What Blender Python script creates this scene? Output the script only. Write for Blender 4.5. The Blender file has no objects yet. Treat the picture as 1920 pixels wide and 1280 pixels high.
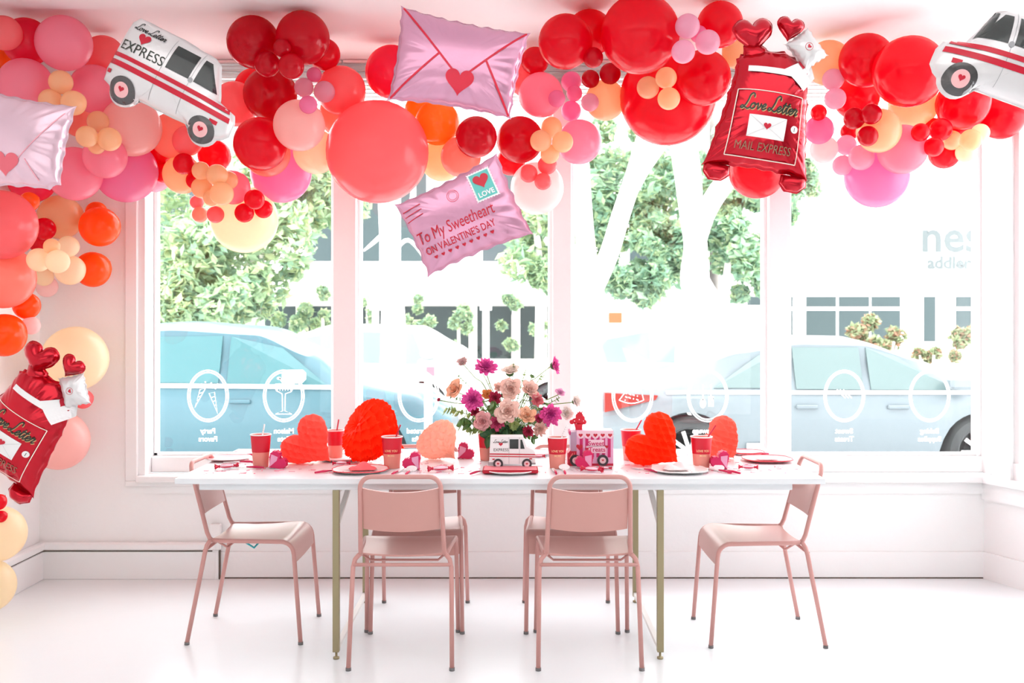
import bpy, math, random
import numpy as np
from mathutils import Vector, Matrix, Quaternion
random.seed(7)
S = bpy.context.scene
C = S.collection
F, HX, HY, CH = 1867.0, 960.0, 600.0, 1.40          # focal length in px, vanishing point, eye height

# ---------------------------------------------------------------- camera, light, exposure
cam = bpy.data.objects.new('camera', bpy.data.cameras.new('camera')); C.objects.link(cam)
cam.location = (0, 0, CH); cam.rotation_euler = (math.pi/2, 0, 0)
cam.data.sensor_width = 36; cam.data.lens = F/1920*36; cam.data.shift_y = -40/1920
cam.data.dof.use_dof = True; cam.data.dof.focus_distance = 4.35; cam.data.dof.aperture_fstop = 4.5
cam.data.clip_end = 200
S.camera = cam
S.view_settings.view_transform = 'Standard'; S.view_settings.look = 'None'
S.view_settings.gamma = 1; S.view_settings.exposure = 0.18; S.view_settings.use_curve_mapping = False
S.cycles.use_denoising = True
S.cycles.max_bounces = 10; S.cycles.diffuse_bounces = 5; S.cycles.glossy_bounces = 3
S.cycles.transmission_bounces = 8; S.cycles.transparent_max_bounces = 12
S.cycles.sample_clamp_indirect = 6
S.cycles.caustics_reflective = False; S.cycles.caustics_refractive = False
W = bpy.data.worlds.new('sky'); S.world = W; W.use_nodes = True
bg = W.node_tree.nodes['Background']; bg.inputs[0].default_value = (0.95, 0.97, 1.0, 1); bg.inputs[1].default_value = 6.0
def lamp(name, kind, loc, rot, energy, color=(1, 1, 1), sx=1, sy=1):
    l = bpy.data.lights.new(name, kind); l.energy = energy; l.color = color
    if kind == 'AREA': l.shape = 'RECTANGLE'; l.size = sx; l.size_y = sy
    o = bpy.data.objects.new(name, l); C.objects.link(o); o.location = loc; o.rotation_euler = rot
    return o
sun = lamp('sun', 'SUN', (0, -5, 20), (math.radians(42), math.radians(12), 0), 3.2, (1, .97, .9)); sun.data.angle = 0.02
# area fills added behind the camera and under the ceiling to brighten the room
lamp('rear_fill', 'AREA', (0.3, -1.6, 1.0), (math.radians(90), 0, 0), 28, (1, .98, .975), 5.5, 1.6)
lamp('ceiling_fill', 'AREA', (0.2, 2.3, 2.74), (0, 0, 0), 30, (1, .985, .97), 4.0, 2.4)

# ---------------------------------------------------------------- materials
def lin(c):
    return c/12.92 if c <= .04045 else ((c+.055)/1.055)**2.4
def rgb(h):
    if isinstance(h, str):
        return tuple(lin(int(h[i:i+2], 16)/255) for i in (0, 2, 4)) + (1,)
    return tuple(h) + (1,)
MATS = {}
def mat(name, col, rough=.5, metal=0, coat=0, spec=.5, bump=0, bscale=60, trans=0, noise=0, nscale=4):
    if name in MATS: return MATS[name]
    m = bpy.data.materials.new(name); m.use_nodes = True; nt = m.node_tree; n = nt.nodes; L = nt.links
    b = n['Principled BSDF']; b.inputs['Base Color'].default_value = rgb(col); b.inputs['Roughness'].default_value = rough
    b.inputs['Metallic'].default_value = metal; b.inputs['Coat Weight'].default_value = coat
    b.inputs['Specular IOR Level'].default_value = spec
    if noise:
        t = n.new('ShaderNodeTexNoise'); t.inputs['Scale'].default_value = nscale; t.inputs['Detail'].default_value = 6
        tc = n.new('ShaderNodeTexCoord'); L.new(tc.outputs['Object'], t.inputs['Vector'])
        mx = n.new('ShaderNodeMixRGB'); mx.blend_type = 'MULTIPLY'; mx.inputs[0].default_value = noise
        mx.inputs[1].default_value = rgb(col); L.new(t.outputs['Fac'], mx.inputs[2]); L.new(mx.outputs[0], b.inputs['Base Color'])
    if bump:
        t = n.new('ShaderNodeTexNoise'); t.inputs['Scale'].default_value = bscale; t.inputs['Detail'].default_value = 4
        tc = n.new('ShaderNodeTexCoord'); L.new(tc.outputs['Object'], t.inputs['Vector'])
        bp = n.new('ShaderNodeBump'); bp.inputs['Strength'].default_value = bump; bp.inputs['Distance'].default_value = .01
        L.new(t.outputs['Fac'], bp.inputs['Height']); L.new(bp.outputs[0], b.inputs['Normal'])
    if trans:
        tr = n.new('ShaderNodeBsdfTranslucent'); tr.inputs[0].default_value = rgb(col)
        mx = n.new('ShaderNodeMixShader'); mx.inputs[0].default_value = trans
        L.new(b.outputs[0], mx.inputs[1]); L.new(tr.outputs[0], mx.inputs[2])
        L.new(mx.outputs[0], n['Material Output'].inputs[0])
    MATS[name] = m; return m
def glass_mat(name, tint=(1, 1, 1), refl=.06):
    if name in MATS: return MATS[name]
    m = bpy.data.materials.new(name); m.use_nodes = True; nt = m.node_tree; n = nt.nodes; L = nt.links
    n.remove(n['Principled BSDF'])
    t = n.new('ShaderNodeBsdfTransparent'); t.inputs[0].default_value = tuple(tint)+(1,)
    g = n.new('ShaderNodeBsdfGlossy'); g.inputs['Roughness'].default_value = .02
    fr = n.new('ShaderNodeLayerWeight'); pw = n.new('ShaderNodeMath'); pw.operation = 'POWER'; pw.inputs[1].default_value = 5; L.new(fr.outputs['Facing'], pw.inputs[0])
    ml = n.new('ShaderNodeMath'); ml.operation = 'MULTIPLY_ADD'; ml.inputs[1].default_value = .6; ml.inputs[2].default_value = .03; L.new(pw.outputs[0], ml.inputs[0])
    mx = n.new('ShaderNodeMixShader'); L.new(ml.outputs[0], mx.inputs[0]); L.new(t.outputs[0], mx.inputs[1]); L.new(g.outputs[0], mx.inputs[2])
    L.new(mx.outputs[0], n['Material Output'].inputs[0]); MATS[name] = m; return m

# ---------------------------------------------------------------- mesh helpers
def P(px, py, d):
    return Vector(((px-HX)*d/F, d, CH-(py-HY)*d/F))
def T(px, py, z=.75):
    """point on the horizontal plane z seen at pixel px,py"""
    d = F*(CH-z)/(py-HY); return Vector(((px-HX)*d/F, d, z))
class MB:
    def __init__(s): s.v = []; s.f = []; s.mi = []
    def add(s, vs, fs, mi=0):
        o = len(s.v); s.v += [tuple(v) for v in vs]; s.f += [tuple(i+o for i in f) for f in fs]; s.mi += [mi]*len(fs); return s
    def box(s, x0, x1, y0, y1, z0, z1, b=0, mi=0):
        if b <= 0:
            vs = [(x, y, z) for x in (x0, x1) for y in (y0, y1) for z in (z0, z1)]
            return s.add(vs, [(0, 1, 3, 2), (4, 6, 7, 5), (0, 4, 5, 1), (2, 3, 7, 6), (0, 2, 6, 4), (1, 5, 7, 3)], mi)
        # chamfered box
        vs = []; idx = {}
        for i, x in enumerate((x0, x1)):
            for j, y in enumerate((y0, y1)):
                for k, z in enumerate((z0, z1)):
                    sx, sy, sz = (1, -1)[i], (1, -1)[j], (1, -1)[k]
                    idx[i, j, k, 0] = len(vs); vs.append((x, y+sy*b, z+sz*b))
                    idx[i, j, k, 1] = len(vs); vs.append((x+sx*b, y, z+sz*b))
                    idx[i, j, k, 2] = len(vs); vs.append((x+sx*b, y+sy*b, z))
        fs = []
        q = lambda a: fs.append(a)
        for i in (0, 1): q([idx[i, j, k, 0] for j, k in ((0, 0), (0, 1), (1, 1), (1, 0))])
        for j in (0, 1): q([idx[i, j, k, 1] for i, k in ((0, 0), (1, 0), (1, 1), (0, 1))])
        for k in (0, 1): q([idx[i, j, k, 2] for i, j in ((0, 0), (0, 1), (1, 1), (1, 0))])
        for i in (0, 1):
            for j in (0, 1): q([idx[i, j, 0, 0], idx[i, j, 0, 1], idx[i, j, 1, 1], idx[i, j, 1, 0]])
            for k in (0, 1): q([idx[i, 0, k, 0], idx[i, 0, k, 2], idx[i, 1, k, 2], idx[i, 1, k, 0]])
        for j in (0, 1):
            for k in (0, 1): q([idx[0, j, k, 1], idx[0, j, k, 2], idx[1, j, k, 2], idx[1, j, k, 1]])
        for i in (0, 1):
            for j in (0, 1):
                for k in (0, 1): q([idx[i, j, k, 0], idx[i, j, k, 1], idx[i, j, k, 2]])
        return s.add(vs, fs, mi)
    def obox(s, a, b, w, h, up=(0, 0, 1), mi=0):
        """bar of rectangular section from a to b"""
        a, b = Vector(a), Vector(b); t = (b-a).normalized(); u = Vector(up)
        sd = t.cross(u).normalized()*w/2; uu = sd.cross(t).normalized()*h/2
        vs = [p+i*sd+j*uu for p in (a, b) for i, j in ((-1, -1), (1, -1), (1, 1), (-1, 1))]
        return s.add(vs, [(0, 1, 2, 3), (7, 6, 5, 4), (0, 4, 5, 1), (1, 5, 6, 2), (2, 6, 7, 3), (3, 7, 4, 0)], mi)
    def tube(s, pts, r, n=10, cap=True, mi=0, closed=False):
        pts = [Vector(p) for p in pts]; m = len(pts); rs = r if isinstance(r, (list, tuple)) else [r]*m
        tg = []
        for i in range(m):
            if closed: t = pts[(i+1) % m]-pts[i-1]
            else: t = pts[min(i+1, m-1)]-pts[max(i-1, 0)]
            tg.append(t.normalized() if t.length > 1e-9 else Vector((0, 0, 1)))
        u = tg[0].orthogonal().normalized(); vs = []
        for i in range(m):
            if i: u = tg[i-1].rotation_difference(tg[i]) @ u
            u = (u-tg[i]*u.dot(tg[i])).normalized(); w = tg[i].cross(u)
            for k in range(n):
                a = 2*math.pi*k/n; vs.append(pts[i]+rs[i]*(math.cos(a)*u+math.sin(a)*w))
        fs = []
        for i in range(m if closed else m-1):
            for k in range(n):
                i2 = (i+1) % m; fs.append((i*n+k, i*n+(k+1) % n, i2*n+(k+1) % n, i2*n+k))
        if cap and not closed: fs += [tuple(range(n))[::-1], tuple((m-1)*n+k for k in range(n))]
        return s.add(vs, fs, mi)
    def lathe(s, prof, n=32, c=(0, 0, 0), mi=0, cap0=True, cap1=True):
        vs = [(c[0]+r*math.cos(2*math.pi*k/n), c[1]+r*math.sin(2*math.pi*k/n), c[2]+z) for r, z in prof for k in range(n)]
        fs = [(i*n+k, i*n+(k+1) % n, (i+1)*n+(k+1) % n, (i+1)*n+k) for i in range(len(prof)-1) for k in range(n)]
        if cap0 and prof[0][0] > 1e-5: fs.append(tuple(range(n))[::-1])
        if cap1 and prof[-1][0] > 1e-5: fs.append(tuple((len(prof)-1)*n+k for k in range(n)))
        return s.add(vs, fs, mi)
    def prism(s, pts, z0, z1, mi=0, M=None):
        n = len(pts); vs = [(x, y, z0) for x, y in pts]+[(x, y, z1) for x, y in pts]
        if M: vs = [M @ Vector(v) for v in vs]
        return s.add(vs, [tuple(range(n))[::-1], tuple(range(n, 2*n))]+[(i, (i+1) % n, n+(i+1) % n, n+i) for i in range(n)], mi)
    def sheet(s, G, th, mi=0):
        """closed slab from a grid G[i][j] of points, thickness th along the grid normal"""
        a, b = len(G), len(G[0]); g = [[Vector(p) for p in r] for r in G]; top = []; bot = []
        for i in range(a):
            for j in range(b):
                du = g[min(i+1, a-1)][j]-g[max(i-1, 0)][j]; dv = g[i][min(j+1, b-1)]-g[i][max(j-1, 0)]
                n = du.cross(dv).normalized()*th/2; top.append(g[i][j]+n); bot.append(g[i][j]-n)
        N = a*b; fs = []
        for i in range(a-1):
            for j in range(b-1):
                q = (i*b+j, i*b+j+1, (i+1)*b+j+1, (i+1)*b+j); fs.append(q[::-1]); fs.append(tuple(x+N for x in q))
        rim = [i for i in range(b)]+[i*b+b-1 for i in range(1, a)]+[(a-1)*b+j for j in range(b-2, -1, -1)]+[i*b for i in range(a-2, 0, -1)]
        for k in range(len(rim)):
            p, q = rim[k], rim[(k+1) % len(rim)]; fs.append((p, q, q+N, p+N))
        return s.add(top+bot, fs, mi)
    def xf(s, M):
        s.v = [tuple(M @ Vector(v)) for v in s.v]; return s
    def build(s, name, m, parent=None, smooth=False, sharp=None):
        me = bpy.data.meshes.new(name); me.from_pydata(s.v, [], s.f); me.update()
        for x in (m if isinstance(m, (list, tuple)) else [m]): me.materials.append(x)
        if isinstance(m, (list, tuple)): me.polygons.foreach_set('material_index', s.mi)
        import bmesh
        bm = bmesh.new(); bm.from_mesh(me); bmesh.ops.recalc_face_normals(bm, faces=bm.faces); bm.to_mesh(me); bm.free()
        if smooth:
            me.shade_smooth() if hasattr(me, 'shade_smooth') else None
            if sharp: me.set_sharp_from_angle(angle=math.radians(sharp))
        o = bpy.data.objects.new(name, me); C.objects.link(o)
        if parent: o.parent = parent
        return o
def thing(name, label, cat, loc=(0, 0, 0), rz=0, group=None):
    o = bpy.data.objects.new(name, None); C.objects.link(o); o.location = loc; o.rotation_euler = (0, 0, rz)
    o.empty_display_size = .05
    o['label'] = label; o['category'] = cat
    if group: o['group'] = group
    return o
def tag(o, label, cat, group=None, kind=None):
    o['label'] = label; o['category'] = cat
    if group: o['group'] = group
    if kind: o['kind'] = kind
    return o
def struct(o): o['kind'] = 'structure'; return o
def dup(root, loc=None, rz=None, label=None, group=None):
    def cp(o, par):
        c = o.copy(); C.objects.link(c); c.parent = par
        for ch in list(o.children): cp(ch, c)
        return c
    r = cp(root, None)
    if loc is not None: r.location = loc
    if rz is not None: r.rotation_euler = (0, 0, rz)
    if label: r['label'] = label
    if group: r['group'] = group
    return r
def heart(n=48, w=1.0):
    """heart outline of total width w centred near its middle, tip at -y"""
    o = []
    for i in range(n):
        t = 2*math.pi*i/n
        o.append((w*16*math.sin(t)**3/32, w*(13*math.cos(t)-5*math.cos(2*t)-2*math.cos(3*t)-math.cos(4*t)+2)/32))
    return o
def arc(cx, cy, r, a0, a1, n=8): return [(cx+r*math.cos(a0+(a1-a0)*i/n), cy+r*math.sin(a0+(a1-a0)*i/n)) for i in range(n+1)]
def catmull(pts, k=6):
    p = [pts[0]]+list(pts)+[pts[-1]]; out = []
    for i in range(1, len(p)-2):
        for j in range(k):
            t = j/k; a, b, c, d = p[i-1], p[i], p[i+1], p[i+2]
            out.append(tuple(.5*(2*b[q]+(c[q]-a[q])*t+(2*a[q]-5*b[q]+4*c[q]-d[q])*t*t+(3*b[q]-a[q]-3*c[q]+d[q])*t**3) for q in range(len(a))))
    out.append(tuple(pts[-1])); return out
# flat artwork: lists of (verts2d, faces); mapped on to surfaces afterwards
class Art:
    def __init__(s): s.v = []; s.f = []
    def add(s, v, f):
        o = len(s.v); s.v += [tuple(p) for p in v]; s.f += [tuple(i+o for i in q) for q in f]; return s
    def line(s, a, b, w, n=None):
        a, b = Vector(a), Vector(b); d = b-a; L = d.length; n = n or max(1, int(L/.015)); t = d/L; q = Vector((-t.y, t.x))*w/2
        v = []; 
        for i in range(n+1):
            p = a+d*i/n; v += [p-q, p+q]
        return s.add([tuple(x) for x in v], [(2*i, 2*i+2, 2*i+3, 2*i+1) for i in range(n)])
    def poly(s, pts, w, closed=False):
        pts = list(pts); m = len(pts)
        v = []; 
        for i in range(m):
            a = Vector(pts[(i-1) % m] if closed else pts[max(i-1, 0)]); b = Vector(pts[(i+1) % m] if closed else pts[min(i+1, m-1)])
            t = (b-a); t = t.normalized() if t.length > 1e-9 else Vector((1, 0)); q = Vector((-t.y, t.x))*w/2; p = Vector(pts[i])
            v += [tuple(p-q), tuple(p+q)]
        f = [(2*i, 2*((i+1) % m), 2*((i+1) % m)+1, 2*i+1) for i in range(m if closed else m-1)]
        return s.add(v, f)
    def fill(s, pts, rings=4, c=None):
        pts = [Vector(p) for p in pts]; n = len(pts); c = Vector(c) if c else sum(pts, Vector((0, 0)))/n
        v = [tuple(c)]; f = []
        for r in range(1, rings+1): v += [tuple(c+(p-c)*r/rings) for p in pts]
        for i in range(n): f.append((0, 1+i, 1+(i+1) % n))
        for r in range(rings-1):
            for i in range(n):
                a = 1+r*n; b = a+n; f.append((a+i, b+i, b+(i+1) % n, a+(i+1) % n))
        return s.add(v, f)
    def rect(s, x0, x1, y0, y1, nx=8, ny=4):
        v = [(x0+(x1-x0)*i/nx, y0+(y1-y0)*j/ny) for i in range(nx+1) for j in range(ny+1)]
        return s.add(v, [(i*(ny+1)+j, (i+1)*(ny+1)+j, (i+1)*(ny+1)+j+1, i*(ny+1)+j+1) for i in range(nx) for j in range(ny)])
    def quad(s, p, nx=8, ny=6):
        p = [Vector(q) for q in p]
        v = [tuple((p[0]*(1-a)+p[1]*a)*(1-b)+(p[3]*(1-a)+p[2]*a)*b) for i in range(nx+1) for j in range(ny+1) for a, b in ((i/nx, j/ny),)]
        return s.add(v, [(i*(ny+1)+j, (i+1)*(ny+1)+j, (i+1)*(ny+1)+j+1, i*(ny+1)+j+1) for i in range(nx) for j in range(ny)])
    def art(s, o, sx=1, dx=0, dy=0, rot=0, sy=None, shear=0):
        sy = sy or sx; c, n = math.cos(rot), math.sin(rot)
        v = []
        for x, y in o.v:
            x, y = x*sx+shear*y*sx, y*sy; v.append((c*x-n*y+dx, n*x+c*y+dy))
        return s.add(v, o.f)
    def build(s, name, fn, m, parent=None):
        b = MB(); b.add([fn(x, y) for x, y in s.v], s.f)
        me = bpy.data.meshes.new(name); me.from_pydata(b.v, [], b.f); me.update(); me.materials.append(m)
        o = bpy.data.objects.new(name, me); C.objects.link(o); o.parent = parent
        return o
TXT = {}
def text(s, bold=0.0, space=1.0):
    """centred text artwork, about one unit high per line"""
    k = (s, bold, space)
    if k in TXT: return TXT[k]
    cu = bpy.data.curves.new('lettering', 'FONT'); cu.body = s; cu.align_x = 'CENTER'; cu.offset = bold; cu.resolution_u = 3; cu.space_character = space
    o = bpy.data.objects.new('lettering', cu); C.objects.link(o)
    me = o.to_mesh(); a = Art(); a.add([(v.co.x, v.co.y) for v in me.vertices], [tuple(p.vertices) for p in me.polygons])
    o.to_mesh_clear(); bpy.data.objects.remove(o); bpy.data.curves.remove(cu); TXT[k] = a; return a
GL = {'L': ([[(1.7, 2.0), (1.6, 2.5), (1.2, 2.7), (.85, 2.3), (.8, 1.5), (.6, .6), (.2, .05), (-.15, .2), (.1, .5), (.6, .2), (1.2, -.05), (1.7, .3)]], 1.6),
      'o': ([[(.5, 1), (.12, .75), (.1, .2), (.45, 0), (.85, .3), (.8, .85), (.5, 1), (.8, .72), (1.15, .85)]], 1.1),
      'v': ([[(0, .8), (.2, 1), (.35, .5), (.45, .02), (.8, .5), (.85, 1), (.8, .7), (1.2, .6)]], 1.1),
      'e': ([[(-.05, .3), (.45, .5), (.7, .8), (.45, 1), (.12, .6), (.2, .1), (.5, 0), (.95, .35)]], .9),
      't': ([[(-.05, .3), (.35, 1), (.5, 1.8), (.3, .7), (.35, .05), (.55, 0), (.85, .35)], [(.05, 1.25), (.85, 1.3)]], .8),
      'r': ([[(-.05, .3), (.3, 1.15), (.4, .95), (.75, .95), (.55, .4), (.65, 0), (1.05, .3)]], 1.0), ' ': ([], .6)}
def script_word(s, w=.2):
    a = Art(); x = 0
    for ch in s:
        st, adv = GL[ch]
        for q in st: a.poly(catmull([(x+p[0]+.28*p[1], p[1]) for p in q], 5), w)
        x += adv
    xs = [v[0] for v in a.v]; c = (min(xs)+max(xs))/2; W_ = max(xs)-min(xs)
    a.v = [((v[0]-c)/W_, v[1]/W_) for v in a.v]; return a     # width 1, baseline 0
LL = script_word('Love Letter', .27)
# ================================================================ SETTING
M_wall = mat('white_wall_paint', (.90, .885, .88), .6, bump=.15, bscale=25)
M_trim = mat('white_gloss_trim', (.88, .87, .87), .35)
M_ceil = mat('ceiling_paint', (.85, .84, .84), .6)
M_floor = mat('white_epoxy_floor', (.86, .895, .91), .25, bump=.08, bscale=6)
M_glass = glass_mat('window_glass')
M_blind = mat('white_blind_slat', (.88, .86, .85), .5, trans=.6)
M_dark = mat('dark_gap', (.12, .09, .07), .8)
XL, XR, YW = -2.565, 2.565, 5.41
RD = Vector((.368, -.930, 0)).normalized(); RN = Vector((RD.y, -RD.x, 0))   # right wall direction; RN points out of the room
if RN.x < 0: RN = -RN
rc = Vector((XR, YW, 0))
def rbox(mb, s0, s1, n0, n1, z0, z1):
    vs = [rc+RD*s+RN*n+Vector((0, 0, z)) for s in (s0, s1) for n in (n0, n1) for z in (z0, z1)]
    return mb.add(vs, [(0, 1, 3, 2), (4, 6, 7, 5), (0, 4, 5, 1), (2, 3, 7, 6), (0, 2, 6, 4), (1, 5, 7, 3)])
struct(MB().box(-2.9, 6.6, -3, 5.72, -.12, 0).build('floor', M_floor))
struct(MB().box(-2.9, 6.6, -3, 5.72, 2.82, 2.95).build('ceiling', M_ceil))
bm = MB(); a = math.radians(-.35)
bm.add([(x, y, z) for x in (-2.9, 6.2) for y in (3.9, 4.46+.045*(x+2.565)/1.0*.9) for z in (2.80, 2.9)], [(0, 1, 3, 2), (4, 6, 7, 5), (0, 4, 5, 1), (2, 3, 7, 6), (0, 2, 6, 4), (1, 5, 7, 3)])
struct(bm.build('trim_1', M_ceil))
struct(MB().box(-2.75, XL, -3, 5.6, 0, 2.82).build('wall_left', M_wall))
struct(MB().box(-2.9, 6.6, -3.12, -3, 0, 2.82).build('wall_back', M_wall))
struct(MB().box(XL, XR+.12, YW, 5.70, 0, .535).build('wall_front', M_wall))
struct(MB().box(-2.75, -2.096, YW, 5.70, .535, 2.82).build('wall_front_pier', M_wall))
struct(MB().box(-2.096, 2.75, YW+.09, 5.70, 2.775, 2.82).build('wall_header', M_wall))
struct(MB().box(-9, 10, 5.42, 5.70, 2.95, 6.4).build('wall_upper_shade', mat('outer_render', (.75, .73, .7), .8)))  # unseen wall added overhead so near sidewalk and cars fall in shade
w = MB(); rbox(w, 0, 9.2, 0, .15, 0, .52); rbox(w, 2.2, 9.2, 0, .15, .52, 2.82); rbox(w, .0, 2.2, 0, .15, 2.76, 2.82); struct(w.build('wall_right', M_wall))
# sills
struct(MB().box(-2.03, XR+.03, YW-.045, 5.50, .523, .558, .004).build('window_sill', M_trim))
struct(MB().box(-2.0, XR, YW-.012, YW+.0, .46, .523).build('trim_2', M_trim))
w = MB(); rbox(w, -.02, 9, -.045, .10, .523, .556); rbox(w, 0, 9, -.02, 0, .43, .523); struct(w.build('trim_3', M_trim))
# casing of the left window
w = MB(); w.box(-2.096, -2.03, YW-.02, YW+.02, .53, 2.82, .004); w.box(-2.096, -1.2, YW-.022, YW+.02, .50, .53, .004)
struct(w.build('trim_4', M_trim))
struct(MB().box(-2.03, -1.994, YW+.0, 5.60, .558, 2.78).build('trim_5', M_trim))
# bottom rail, head rail, posts
struct(MB().box(-1.994, 2.73, 5.50, 5.62, .558, .647, .006).build('trim_6', M_trim))
struct(MB().box(-1.994, 2.73, 5.50, 5.62, 2.735, 2.775, .006).build('trim_7', M_trim))
posts = [(-.985, -.857), (.223, .327), (1.414, 1.533)]
for i, (a, b) in enumerate(posts):
    w = MB(); w.box(a, b, 5.47, 5.62, .647, 2.74, .004); w.box(a-.018, b+.018, 5.53, 5.60, .647, 2.74, .003)
    struct(w.build('trim_%d' % (8+i), M_trim))
w = MB(); w.box(2.60, 2.71, 5.36+.1, 5.62, .556, 2.78, .004); w.box(2.58, 2.62, 5.52, 5.60, .647, 2.74, .003)
w2 = MB(); rbox(w2, .07, .17, -.0, .13, .556, 2.82); w.add(w2.v, w2.f); struct(w.build('trim_11', M_trim))
w = MB(); rbox(w, .16, 2.2, .02, .09, .556, .645); rbox(w, .16, .20, .03, .08, .645, 2.76); struct(w.build('trim_12', M_trim))
# glazing
ed = [-1.994, -.985, -.857, .223, .327, 1.414, 1.533, 2.60]
for i in range(4):
    x0, x1 = ed[2*i], ed[2*i+1]
    o = struct(MB().box(x0+.002, x1-.002, 5.560, 5.566, .647, 2.735).build('window_%d' % (i+1), M_glass))
    w = MB()
    for (a, b, c, d) in ((x0, x0+.022, .647, 2.735), (x1-.022, x1, .647, 2.735), (x0, x1, .647, .664), (x0, x1, 2.715, 2.735)):
        w.box(a, b, 5.542, 5.582, c, d, .003)
    w.build('window_frame', M_trim, o)
w = MB(); rbox(w, .2, 2.2, .05, .056, .645, 2.76); struct(w.build('window_5', M_glass))
# rolled-up blinds under the header: horizontal slats seen between the balloons
for i, (a, b) in enumerate(((-1.98, -.93), (-.92, .27), (.28, 1.46), (1.48, 2.55))):
    t = thing('window_blind', ['gathered white blind over the leftmost window pane', 'gathered white blind over the second pane behind the envelope balloons',
              'gathered white blind over the third pane behind the big red balloons', 'gathered white blind at the top of the rightmost wide pane'][i], 'blind', ((a+b)/2, 5.44, 2.56), 0, 'blinds at the window tops')
    w = MB(); h = (b-a)/2
    for k in range(11):
        z = .015+k*.021; w.add([(-h, -.02, z-.006), (h, -.02, z-.006), (h, .02, z+.008), (-h, .02, z+.008), (-h, -.02, z-.004), (h, -.02, z-.004), (h, .02, z+.010), (-h, .02, z+.010)],
              [(0, 1, 2, 3), (7, 6, 5, 4), (0, 4, 5, 1), (1, 5, 6, 2), (2, 6, 7, 3), (3, 7, 4, 0)])
    w.build('slats', M_blind, t)
    MB().box(-h, h, -.02, .02, .243, .258, .003).build('head_rail', M_trim, t)
# baseboards
w = MB(); w.box(XL, -1.60, YW-.035, YW, 0, .150, .003); w.box(XL, -1.60, YW-.05, YW, .160, .20, .008)
struct(w.build('baseboard_front', M_trim))
w = MB(); w.box(XL, -1.60, YW-.03, YW, .150, .160); w.box(XL, XR, YW-.012, YW-.0, .0, .006); struct(w.build('trim_13', M_dark))
struct(MB().box(-1.60, XR, YW-.012, YW, .006, .145, .002).build('baseboard_front_low', M_wall))
w = MB(); w.box(XL, XL+.035, -3, YW-.03, 0, .150, .003); w.box(XL, XL+.05, -3, YW-.03, .160, .20, .008); struct(w.build('baseboard_left', M_trim))
struct(MB().box(XL, XL+.03, -3, YW-.03, .150, .160).build('trim_14', M_dark))
w = MB(); rbox(w, 0, 9, -.014, 0, 0, .145); struct(w.build('baseboard_right', M_wall))
p = thing('cable_cover', 'thin white cable trunking at the end of the thick baseboard under the window', 'cable cover', (-1.585, YW-.02, 0))
MB().box(-.035, .0, -.012, .008, 0, .16, .003).build('cover', M_trim, p); MB().box(.0, .006, -.010, .008, 0, .155).build('gap_line', M_dark, p)
MB().box(-.045, .012, -.02, .008, .16, .30, .004).build('socket_box', M_wall, p)

# ================================================================ OUTDOORS
M_asph = mat('pale_asphalt', (.72, .71, .70), .9, bump=.2, bscale=30)
M_pave = mat('pale_pavement', (.84, .82, .80), .9)
struct(MB().box(-30, 30, 5.72, 60, -.30, -.16).build('ground', M_asph))
struct(MB().box(-30, 30, 5.72, 8.9, -.16, -.04).build('ground_sidewalk', M_pave))
struct(MB().box(-30, 30, 18.2, 60, -.16, -.04).build('ground_far_sidewalk', M_pave))
M_bw = mat('white_stucco', (.93, .91, .89), .8); M_teal = mat('teal_window_glass', (.045, .066, .07), .5, spec=.2); M_tealD = mat('dark_teal_shopfront', (.03, .05, .052), .6, spec=.2)  # shopfront is a darker teal than the panes
M_can = mat('white_canopy', (.95, .93, .93), .7); M_cream = mat('cream_sign_panel', (.95, .85, .60), .7)
M_pbr = mat('muted_brick', (.55, .40, .38), .8)
def bpart(t, name, m, x0, x1, y0, y1, z0, z1): return MB().box(x0, x1, y0, y1, z0, z1).build(name, m, t)
# white building on the right
B = 21.0; kb = F/B
def zx(px): return (px-HX)/kb
def zz(py): return CH-(py-HY)/kb
t = thing('shop_building', 'white stucco shop building across the street seen through the rightmost pane', 'building', (0, 0, 0))
bpart(t, 'wall', M_bw, zx(1380), zx(2250), B, B+6, -.04, 7.5)
for (a, b, c, d) in ((1510, 1566, 556, 575), (1510, 1566, 582, 648), (1571, 1628, 556, 575), (1571, 1628, 582, 648), (1632, 1686, 556, 575), (1632, 1686, 582, 648), (1730, 1752, 556, 640), (1790, 1835, 556, 575), (1790, 1835, 582, 640), (1440, 1485, 556, 575), (1440, 1485, 582, 650), (1400, 1432, 556, 572), (1885, 1910, 556, 575), (1885, 1910, 582, 640)):
    f = bpart(t, 'window_frame', M_can, zx(a)-.03, zx(b)+.03, B-.05, B, zz(d)-.03, zz(c)+.03)
    bpart(f, 'pane', M_teal, zx(a), zx(b), B-.06, B-.049, zz(d), zz(c))
bpart(t, 'cornice', M_cream, zx(1735), zx(1850), B-.06, B, zz(392), zz(358)); bpart(t, 'cornice', M_cream, zx(1570), zx(1700), B-.06, B, zz(392), zz(368))
s1 = text('nes', .02); s2 = text('addlers', .04)
M_let = mat('grey_sign_letters', (.085, .105, .108), .6)
g = Art(); g.art(s1, .95, zx(1783), zz(471)); g.art(s2, .36, zx(1785), zz(503))
g.build('sign_lettering', lambda x, y: (x, B-.02, y), M_let, t)
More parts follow.
